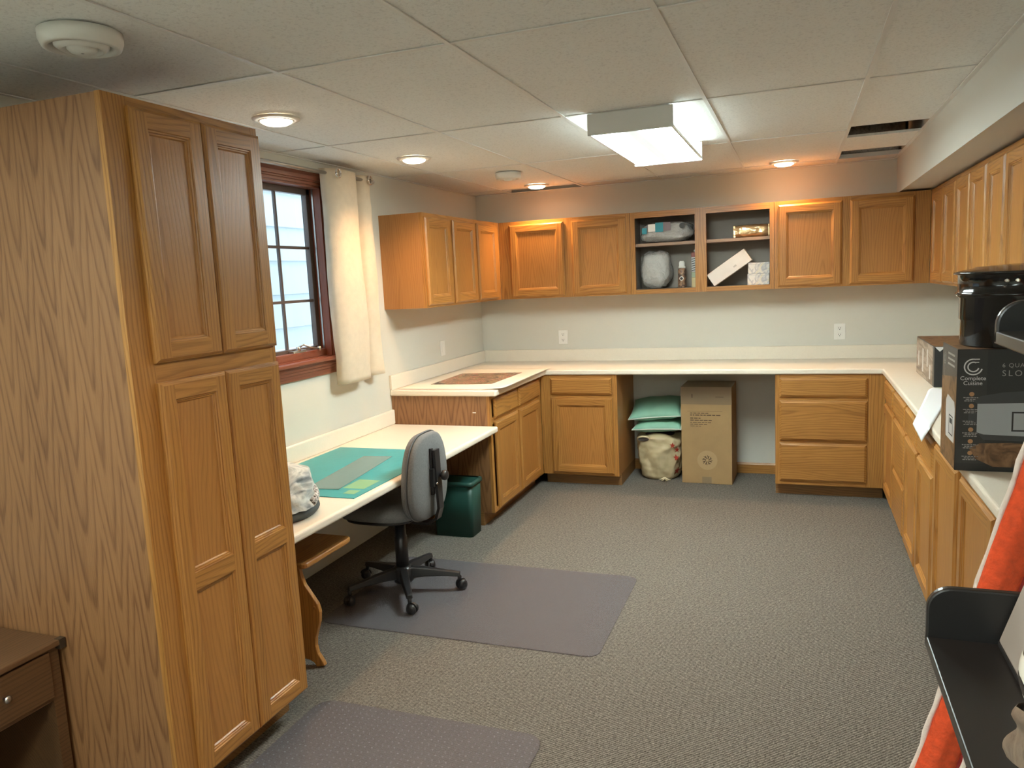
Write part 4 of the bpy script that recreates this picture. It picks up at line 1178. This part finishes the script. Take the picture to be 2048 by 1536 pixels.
m = MB(); m.lathe([(0.011, -0.0328), (0.011, -0.0312)], (1.765, -0.20, zb+0.07), 18, axis='y'); m.build('logo_disc', LBLK, t)
t = thing('tall_packet', 'tall printed packet half hidden behind the middle stile of the open cabinet', 'package', (1.88, -0.2, zb))
bx('packet', plain('packet_yellow', (0.50, 0.42, 0.22), 0.5), t, 1.845, 1.912, -0.27, -0.16, zb, zb+0.075, 0.004)
bx('packet_middle', plain('packet_green', (0.30, 0.36, 0.24), 0.5), t, 1.845, 1.912, -0.27, -0.16, zb+0.075, zb+0.115, 0.004)
m = MB(); m.box(1.845, 1.912, -0.27, -0.16, zb+0.115, zb+0.225); m.build('packet_upper', plain('packet_grey', (0.45, 0.46, 0.44), 0.25), t, 0.004)
m = MB()
for k in range(6): m.prism([(1.848, zb+0.122+k*0.017), (1.880, zb+0.130+k*0.017), (1.880, zb+0.136+k*0.017), (1.848, zb+0.128+k*0.017)], 'y', -0.2712, -0.2702)
m.build('stripe_print', LBLK, t)
bx('packet_top', plain('packet_red', (0.22, 0.06, 0.045), 0.4), t, 1.845, 1.912, -0.27, -0.16, zb+0.225, zb+0.262, 0.004)
m = MB(); m.lathe([(0.014, 0.262), (0.014, 0.278), (0.008, 0.282)], (1.872, -0.22, zb), 14); m.build('packet_cap', WHITE, t)
FOIL = ramp_noise('gold_foil', [(0.40, 0.24, 0.10), (0.75, 0.52, 0.28), (0.50, 0.32, 0.15)], 10, 3, 0.22, 1.0, (0.4, 1, 2), 0.9, metal=0.7)
t = thing('foil_pack', 'gold foil wrapped pack on the upper right shelf of the open cabinet', 'package', (2.28, -0.2, zs))
def foilf(u, v):
    a = 2*PI*u; x, z = superel(0.045, 0.047, 3.0)(a)
    k = 1-0.12*abs(2*v-1)**6
    n = 1+0.06*noise.noise(Vector((v*9, math.cos(a)*2, math.sin(a)*2)))
    return (2.165+0.232*v, -0.21+x*k*n, max(zs+0.0005, zs+0.047+z*k*n))
m = MB(); m.grid(foilf, 40, 30); m.build('wrap', FOIL, t)
bx('end_seal', FOIL, t, 2.150, 2.168, -0.25, -0.17, zs+0.001, zs+0.090, 0.003); bx('end_seal', FOIL, t, 2.394, 2.406, -0.25, -0.17, zs+0.001, zs+0.090, 0.003)
BOXW = plain('white_card', (0.74, 0.70, 0.66), 0.55, var=0.03, vscale=12)
WPRINT = ramp_noise('box_floral_print', [(0.74, 0.71, 0.67), (0.74, 0.71, 0.67), (0.45, 0.45, 0.47), (0.74, 0.70, 0.64), (0.66, 0.60, 0.42)], 16, 2, 0.5, 1.5, bump=0.0)
PGREYL = plain('lid_edge_grey', (0.50, 0.48, 0.46), 0.5)  # grey of the thin band at the lid edge
for k in range(2):
    t = thing('small_box', ['lower small white printed box in the open cabinet', 'upper small white printed box under the leaning white box'][k], 'box', (2.33, -0.2, zb+0.081*k))
    bx('carton', WPRINT, t, 2.250+0.004*k, 2.402+0.003*k, -0.27, -0.12, zb+0.0815*k, zb+0.0815*k+0.0805, 0.002)
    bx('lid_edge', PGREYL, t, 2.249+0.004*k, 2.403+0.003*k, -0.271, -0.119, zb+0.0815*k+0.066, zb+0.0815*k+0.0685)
t = thing('flat_white_box', 'long flat white box leaning on the small boxes', 'box', (2.12, -0.22, zb))
ang = math.radians(34.0)
rt2 = Matrix.Translation((2.014, -0.22, zb+0.001)) @ Matrix.Rotation(-ang, 4, 'Y')
m = MB(); m.box(0.0, 0.325, -0.055, 0.055, 0.0, 0.103, mat=rt2); m.build('carton', BOXW, t, 0.002)
m = MB(); m.box(0.235, 0.3252, -0.0555, 0.0555, 0.0505, 0.0515, mat=rt2); m.build('tuck_flap', BOXW, t)
m = MB(); m.box(0.19, 0.215, -0.0558, -0.055, 0.03, 0.042, mat=rt2); m.build('label_print', plain('grey_logo', (0.5, 0.47, 0.44), 0.4), t)

# ------------------------------------------------------------------ right worktop: boxes, stockpot, paper
KB = plain('black_box_card', (0.018, 0.019, 0.020), 0.36)
KBR = ramp_noise('brown_food_print', [(0.05, 0.025, 0.012), (0.14, 0.07, 0.03), (0.24, 0.13, 0.06), (0.10, 0.05, 0.025)], 14, 4, 0.4, 1.5, bump=0.0)
PW = plain('print_white', (0.62, 0.62, 0.62), 0.4); PG = plain('print_grey', (0.30, 0.29, 0.28), 0.4); PO = plain('print_orange', (0.42, 0.22, 0.10), 0.4)
PS = plain('print_silver', (0.34, 0.36, 0.38), 0.35); PSD = plain('print_darkgrey', (0.045, 0.047, 0.05), 0.35); PCOOK = plain('print_cooker_white', (0.58, 0.55, 0.52), 0.4)
X0, X1, Y0, Y1, Z0b, Z1b = 3.089, 3.470, -3.370, -3.100, 0.9135, 1.320
t = thing('slow_cooker_box', 'upright black slow cooker carton on the right worktop', 'box', (3.28, -3.235, Z0b))
bx('carton', KB, t, X0, X1, Y0, Y1, Z0b, Z1b, 0.002)
bx('top_print', KBR, t, X0+0.001, X1-0.001, Y0+0.001, Y1-0.001, Z1b, Z1b+0.0006)
def fp(x, z): return (x, Y0-0.0006, z)
def fquad(mb, x0, x1, z0, z1, d=0.0): mb.quad((x0, Y0-0.0006-d, z0), (x1, Y0-0.0006-d, z0), (x1, Y0-0.0006-d, z1), (x0, Y0-0.0006-d, z1))
# front face: logo of two open arcs
lx, lz = X0+0.046, 1.262
def arc(mb, cx_, cz_, r0, r1, a0, a1, put, n=22):
    i = len(mb.v)
    for k in range(n+1):
        a = math.radians(a0+(a1-a0)*k/n)
        mb.v += [put(cx_+r0*math.cos(a), cz_+r0*math.sin(a)), put(cx_+r1*math.cos(a), cz_+r1*math.sin(a))]
    for k in range(n): mb.face((i+2*k, i+2*k+1, i+2*k+3, i+2*k+2))
m = MB()
arc(m, lx, lz, 0.0235, 0.0275, 75, 345, fp); arc(m, lx, lz, 0.0135, 0.0175, 60, 345, fp)
m.quad(fp(lx, lz+0.0235), fp(lx+0.018, lz+0.0235), fp(lx+0.018, lz+0.0270), fp(lx, lz+0.0270))
m.quad(fp(lx+0.004, lz+0.0135), fp(lx+0.016, lz+0.0135), fp(lx+0.016, lz+0.0165), fp(lx+0.004, lz+0.0165))
text_mb(m, 'Complete', 0.0185, lambda x, y: fp(lx+x, lz-0.038+y)); text_mb(m, 'Cuisine', 0.0185, lambda x, y: fp(lx+x, lz-0.054+y))
m.build('logo_print', PW, t)
m = MB()
text_mb(m, '6 QUART', 0.019, lambda x, y: fp(3.216+x, 1.266+y), spacing=1.15, align='LEFT'); m.build('quantity_print', PG, t)
m = MB(); text_mb(m, 'SLOW', 0.027, lambda x, y: fp(3.216+x, 1.240+y), spacing=1.35, align='LEFT')
text_mb(m, 'COOKER', 0.027, lambda x, y: fp(3.330+x, 1.240+y), spacing=1.3, align='LEFT')
m.build('title_print', PG, t)
m = MB(); m2 = MB(); m3 = MB()
for k in range(6):
    z = 1.172-k*0.0395
    arc(m, X0+0.044, z, 0.0, 0.0075, 0, 360, fp, 16)
    m3.quad(fp(X0+0.041, z-0.003), fp(X0+0.047, z-0.003), fp(X0+0.047, z+0.003), fp(X0+0.041, z+0.003))
    for q, wd in enumerate((0.048, 0.034, 0.042)):
        x = X0+0.044-wd/2; zz = z-0.013-q*0.0055
        while x < X0+0.044+wd/2-0.003:
            l = random.uniform(0.004, 0.010); l = min(l, X0+0.044+wd/2-x); fquad(m2, x, x+l, zz, zz+0.0028); x += l+0.002
m.build('bullet_print', PO, t); m2.build('small_text_print', PG, t)['kind'] = 'stuff'
m = MB(); m.quad((X0+0.0005, Y0-0.0004, 0.94), (X0+0.086, Y0-0.0004, 0.94), (X0+0.086, Y0-0.0004, Z1b-0.002), (X0+0.0005, Y0-0.0004, Z1b-0.002)); m.build('side_band_print', plain('print_charcoal', (0.028, 0.028, 0.028), 0.4), t)
# cooker picture on the front
m = MB(); i = 0
def poly(mb, pts, put): 
    i = len(mb.v); mb.v += [put(*p) for p in pts]; mb.face(range(i, i+len(pts)))
poly(m, [(3.150, 1.150), (3.450, 1.165), (3.452, 1.040), (3.43, 1.025), (3.17, 1.030), (3.150, 1.045)], lambda x, z: (x, Y0-0.0008, z)); m.build('cooker_body_print', PS, t)
m = MB(); poly(m, [(3.138, 1.150), (3.160, 1.166), (3.22, 1.178), (3.38, 1.190), (3.44, 1.185), (3.462, 1.165), (3.462, 1.150), (3.15, 1.140)], lambda x, z: (x, Y0-0.0010, z))
poly(m, [(3.150, 1.045), (3.17, 1.020), (3.43, 1.015), (3.452, 1.040), (3.43, 1.030), (3.17, 1.038)], lambda x, z: (x, Y0-0.0010, z))
poly(m, [(3.125, 1.105), (3.150, 1.112), (3.150, 1.078), (3.125, 1.085)], lambda x, z: (x, Y0-0.0010, z))
m.build('cooker_rim_print', PSD, t)
m = MB(); fquad(m, 3.248, 3.34, 1.05, 1.115, 0.0006); m.build('panel_frame_print', BLACKH, t)
m = MB(); fquad(m, 3.253, 3.335, 1.055, 1.110, 0.0009); m.build('panel_print', PS, t)
m = MB(); poly(m, [(3.13, 0.99), (3.16, 1.008), (3.25, 1.012), (3.40, 1.0), (3.465, 0.985), (3.465, 0.93), (3.20, 0.93), (3.15, 0.955)], fp); m.build('food_print', KBR, t)
# left side face
def sp(y, z): return (X0-0.0006, y, z)
m = MB(); poly(m, [(Y0+0.002, 0.918), (Y1-0.002, 0.918), (Y1-0.002, 1.20), (Y0+0.002, 1.23)], sp); m.build('side_food_print', KBR, t)
m = MB(); poly(m, [(-3.35, 1.00), (-3.20, 1.00), (-3.19, 1.125), (-3.22, 1.15), (-3.34, 1.14), (-3.355, 1.12)], lambda y, z: (X0-0.0009, y, z)); m.build('side_cooker_print', PCOOK, t)
m = MB(); 
for (a, b, c, d) in ((-3.325, -3.255, 1.018, 1.022), (-3.325, -3.255, 1.082, 1.086), (-3.325, -3.319, 1.018, 1.086), (-3.261, -3.255, 1.018, 1.086), (-3.312, -3.268, 1.058, 1.076)):
    poly(m, [(a, c), (b, c), (b, d), (a, d)], lambda y, z: (X0-0.0012, y, z))
m.build('side_panel_print', BLACKH, t)
m = MB()
sput = lambda y, z: (X0-0.0009, y, z)
arc(m, -3.150, 1.270, 0.019, 0.023, 110, 400, sput); arc(m, -3.150, 1.270, 0.010, 0.014, 110, 400, sput)
text_mb(m, 'Complete', 0.016, lambda x, y: (X0-0.0009, -3.150+y, 1.232+0.0-x*0.9), align='CENTER')
for k in range(3): poly(m, [(-3.33, 1.29-0.018*k), (-3.21, 1.29-0.018*k), (-3.21, 1.297-0.018*k), (-3.33, 1.297-0.018*k)], sput)
m.build('side_logo_print', PG, t)

t = thing('flat_appliance_box', 'worn brown and black box lying behind the slow cooker carton', 'box', (3.45, -1.15, Z0b))
bx('carton', KB, t, 3.304, 3.62, -1.480, -0.815, Z0b, 1.140, 0.003)
bx('top_print', KBR, t, 3.306, 3.618, -1.478, -0.817, 1.140, 1.1408)
m = MB(); poly(m, [(-1.43, 0.918), (-0.818, 0.918), (-0.818, 1.136), (-1.43, 1.136)], lambda y, z: (3.3034, y, z)); m.build('side_print', ramp_noise('worn_brown_print', [(0.10, 0.07, 0.05), (0.22, 0.16, 0.11), (0.40, 0.33, 0.26), (0.16, 0.11, 0.07)], 6, 4, 0.4, 1.0, (1, 0.5, 3), 0.0), t)
m = MB()
for (y, wd, z0, z1) in ((-0.93, 0.04, 0.97, 1.06), (-1.10, 0.05, 0.95, 1.09), (-1.26, 0.035, 1.0, 1.10), (-1.36, 0.04, 0.94, 1.02)): poly(m, [(y, z0), (y+wd, z0), (y+wd, z1), (y, z1)], lambda a, b: (3.3030, a, b))
m.build('side_text_print', PW, t)
m = MB(); poly(m, [(3.306, 1.138), (3.37, 1.138), (3.362, 1.118), (3.345, 1.126), (3.33, 1.112), (3.318, 1.124)], lambda x, z: (x, -1.4806, z)); m.build('torn_edge', PW, t)

t = thing('stockpot', 'black enamel stockpot on the slow cooker carton', 'pot', (3.285, -3.225, 1.3206))
pcx, pcy, pz0 = 3.285, -3.232, 1.3215
m = MB()
m.lathe([(0.160, 0.0), (0.167, 0.004), (0.168, 0.085), (0.172, 0.090), (0.172, 0.160), (0.182, 0.168), (0.184, 0.174), (0.180, 0.180), (0.177, 0.182), (0.177, 0.236), (0.184, 0.240)], (pcx, pcy, pz0), 64); m.build('body', ENAMEL, t)
m = MB(); m.lathe([(0.178, 0.238), (0.188, 0.239), (0.191, 0.243), (0.188, 0.247), (0.178, 0.248), (0.12, 0.262), (0.02, 0.268)], (pcx, pcy, pz0), 64); m.build('lid', ENAMEL, t)
for a in (-113, -104):
    r = math.radians(a)
    m = MB(); m.lathe([(0.008, 0.0), (0.008, 0.004), (0.004, 0.007)], (0, 0, 0), 12, axis='x')
    m.xform(Matrix.Translation((pcx+0.177*math.cos(r), pcy+0.177*math.sin(r), pz0+0.218)) @ Matrix.Rotation(r, 4, 'Z')); m.build('rivet', STEEL, t)

LEAF = plain('white_paper', (0.80, 0.81, 0.83), 0.5)
left = [(3.302, -1.50, 0.9165), (3.264, -1.591, 0.9165), (3.229, -1.762, 0.9165), (3.197, -1.921, 0.9165), (3.167, -2.07, 0.9165), (3.138, -2.209, 0.9165), (3.114, -2.325, 0.914), (3.105, -2.318, 0.89), (3.098, -2.305, 0.864)]
right = [(3.372, -1.628, 0.9165), (3.319, -1.844, 0.9165), (3.27, -2.041, 0.9165), (3.226, -2.223, 0.9165), (3.185, -2.39, 0.9165), (3.147, -2.544, 0.9165), (3.114, -2.675, 0.914), (3.105, -2.635, 0.878), (3.098, -2.587, 0.84)]
def leaf(u, v):
    a = spline(left, v); b = spline(right, v)
    return [a[k]*(1-u)+b[k]*u for k in range(3)]
m = MB(); m.grid(leaf, 8, 28); o = m.build('loose_paper', LEAF, None, solid=0.0006)
tag(recenter(o, (3.25, -2.0, 0.9155)), 'white paper sheet drooping over the right worktop edge', 'paper')

# ------------------------------------------------------------------ leaning orange rug
RUGO = plain('orange_rug', (0.72, 0.085, 0.022), 0.85, bump=0.6, bscale=180, var=0.15, vscale=60)
RUGW = plain('rug_white_edge', (0.74, 0.68, 0.63), 0.9, bump=0.5, bscale=160)
RUGR = plain('dark_red_rug', (0.34, 0.03, 0.025), 0.85, bump=0.5, bscale=180, var=0.15, vscale=60)
t = thing('orange_rug', 'rolled orange rug with white bound edge leaning against the soffit', 'rug', (2.78, -4.42, 0))
ax0, ax1 = Vector((2.715, -4.42, 0.0)), Vector((3.228, -4.42, 2.03))
def rugsec(pts, mats, name, seg=24):
    m = MB()
    d = (ax1-ax0).normalized(); side = Vector((d.z, 0, -d.x)); back = Vector((0, 1, 0))
    n = len(pts); i = 0
    for j in range(seg+1):
        v = j/seg; c = ax0.lerp(ax1, v)
        wob = 0.004*math.sin(v*23)
        for k, (a, b) in enumerate(pts):
            p = c+side*(a+wob)+back*(b+0.003*noise.noise(Vector((k*0.7, v*9, 1))))
            p.z = max(p.z, 0.001) if j == 0 else p.z
            if j == 0: p = p-d*((p.z-0.001)/d.z)
            m.v.append(tuple(p))
    for j in range(seg):
        for k in range(n):
            k2 = (k+1) % n
            m.face((j*n+k, j*n+k2, (j+1)*n+k2, (j+1)*n+k), mats[k % len(mats)] if len(mats) == n else 0, True)
    m.face(list(range(n))[::-1]); m.face([seg*n+k for k in range(n)])
    return m.build(name, [RUGO, RUGR], t)
sec1 = []
for k in range(28):
    a = -PI+2*PI*k/28
    r = 0.036*(1+0.10*math.cos(3*a+0.5)+0.05*math.cos(7*a))
    sec1.append((0.045+r*1.05*math.cos(a), r*math.sin(a)))
rugsec(sec1, [0], 'roll')
sec2 = []
for k in range(28):
    a = -PI+2*PI*k/28
    r = 0.032*(1+0.12*math.cos(3*a+2.0))
    sec2.append((0.104+r*1.1*math.cos(a), 0.012+r*math.sin(a)))
o2 = rugsec(sec2, [0], 'inner_roll'); o2.data.materials[0] = RUGR
d = (ax1-ax0).normalized(); side = Vector((d.z, 0, -d.x))
m = MB(); m.tube([ax0+d*(0.02+2.03*k/60)+side*(0.006+0.0015*math.sin(k*1.7))+Vector((0, -0.006, 0)) for k in range(61)], [0.0058+0.0010*math.sin(k*2.3) for k in range(61)], 8); m.build('bound_edge', RUGW, t)
m = MB(); m.tube([ax0+d*(0.03+2.0*k/60)+side*(0.088+0.0015*math.sin(k*1.3))+Vector((0, -0.024, 0)) for k in range(61)], [0.005+0.0015*(k % 2) for k in range(61)], 8); m.build('bound_edge', RUGW, t)

# ------------------------------------------------------------------ black ladder shelf
t = thing('ladder_shelf', 'black ladder shelf with rounded tray ends in the right foreground', 'shelf', (3.0, -5.45, 0))
def tray(xf, depth, zt, y0, y1, hh, r):
    m = MB(); m.box(xf, xf+depth, y0, y1, zt-0.018, zt); m.build('tray_board', BLACKM, t, 0.002)
    for y in (y1-0.014, y0):
        pts = [(xf, zt-0.018)]
        for k in range(9):
            a = PI-k*PI/16; pts.append((xf+r+r*math.cos(a), zt+hh-r+r*math.sin(a)))
        pts += [(xf+depth, zt+hh), (xf+depth, zt-0.018)]
        mm = MB(); mm.prism(pts, 'y', y, y+0.014); mm.build('tray_end', BLACKM, t, 0.003)
    bx('tray_back', BLACKM, t, xf+depth-0.012, xf+depth, y0, y1, zt, zt+hh*0.6, 0.002)
YA, YC = -5.95, -4.985
tray(2.777, 0.36, 1.060, YA, YC, 0.078, 0.034)
tray(2.853, 0.29, 1.514, YA, YC, 0.042, 0.034)
tray(2.700, 0.42, 0.600, YA, YC, 0.078, 0.034)
tray(2.625, 0.48, 0.160, YA, YC, 0.078, 0.034)
for y in (YA-0.024, YC+0.002):
    m = MB(); s0, s1 = 2.885, 3.212
    m.prism([(s0, 0.0), (s0+0.045, 0.0), (s1+0.045, 2.085), (s1, 2.085)], 'y', y, y+0.022); m.build('side_rail', BLACKM, t, 0.003)
# things on the ladder shelf
GREY = plain('grey_case', (0.33, 0.31, 0.29), 0.5); 
t = thing('grey_case', 'grey case with a sloping side standing on the lower ladder shelf tray', 'case', (2.9, -5.2, 1.06))
m = MB(); m.prism([(2.868, 1.067), (3.10, 1.067), (3.10, 1.40), (2.972, 1.40)], 'y', -5.335, -5.004); m.build('shell', GREY, t, 0.004)
m = MB(); m.box(2.868, 3.10, -5.335, -5.004, 1.0605, 1.0675); m.build('base_edge', BLACKP, t)
ZEB = None
def stripes():
    m, nt, b = new_mat('zebra_glaze'); N = nt.nodes.new; L = nt.links.new
    tc = N('ShaderNodeTexCoord'); wv = N('ShaderNodeTexWave'); wv.bands_direction = 'Z'; wv.inputs['Scale'].default_value = 8.5
    wv.inputs['Distortion'].default_value = 2.2; wv.inputs['Detail'].default_value = 1.0; wv.inputs['Detail Scale'].default_value = 2.0
    L(tc.outputs['Object'], wv.inputs['Vector'])
    r = N('ShaderNodeValToRGB'); r.color_ramp.interpolation = 'CONSTANT'; r.color_ramp.elements[0].color = (0.01, 0.01, 0.012, 1); r.color_ramp.elements[1].color = (0.75, 0.76, 0.70, 1); r.color_ramp.elements[1].position = 0.36
    L(wv.outputs['Fac'], r.inputs['Fac']); L(r.outputs['Color'], b.inputs['Base Color']); b.inputs['Roughness'].default_value = 0.25
    return m
t = thing('striped_ornament', 'black and white striped ball ornament on a rough wooden base', 'ornament', (2.853, -5.41, 1.06))
ox, oy = 2.853, -5.41
BARK = ramp_noise('rough_bark', [(0.05, 0.035, 0.025), (0.20, 0.15, 0.11), (0.10, 0.07, 0.05)], 30, 5, 0.9, 1.0, (1, 1, 0.4), 1.0)
m = MB()
def barkf(u, v):
    a = 2*PI*u; r = 0.060*(1+0.16*noise.noise(Vector((math.cos(a)*3, math.sin(a)*3, v*3)))+0.06*math.sin(a*9))*(1-0.12*v)
    return (ox+r*math.cos(a), oy+r*math.sin(a), 1.128+0.055*v)
m.grid(barkf, 48, 12); i = len(m.v); m.lathe([(0.05, 0.052), (0.001, 0.053)], (ox, oy, 1.128), 24, cap=False); m.lathe([(0.055, 0.002), (0.001, 0.0)], (ox, oy, 1.128), 24, cap=False); m.build('wooden_base', BARK, t)
m = MB(); m.lathe([(max(0.001, 0.057*math.sin(PI*k/24)), 0.157-0.057*math.cos(PI*k/24)) for k in range(25)], (ox, oy, 1.0605), 36, cap=False); m.build('striped_ball', stripes(), t)
t2 = thing('black_box', 'small black box under the striped ornament on the ladder shelf', 'box', (2.865, -5.42, 1.06))
bx('carton', BLACKP, t2, 2.818, 2.93, -5.50, -5.36, 1.0605, 1.1, 0.003); bx('lid', BLACKP, t2, 2.815, 2.933, -5.503, -5.357, 1.1, 1.1275, 0.004)
t = thing('dark_cloth_bag', 'small black cloth pouch lying on the lower ladder shelf tray', 'pouch', (2.99, -5.60, 1.06))
m = MB(); m.grid(lump(2.98, -5.62, 1.0605, 0.10, 0.10, 0.075, 0.2, 9.0), 40, 14); m.build('pouch', plain('black_cloth', (0.012, 0.012, 0.013), 0.9), t)
m = MB(); m.tube([(2.90, -5.60, 1.128), (2.95, -5.63, 1.146), (3.02, -5.63, 1.142)], 0.004, 6); m.build('cord', BLACKP, t)
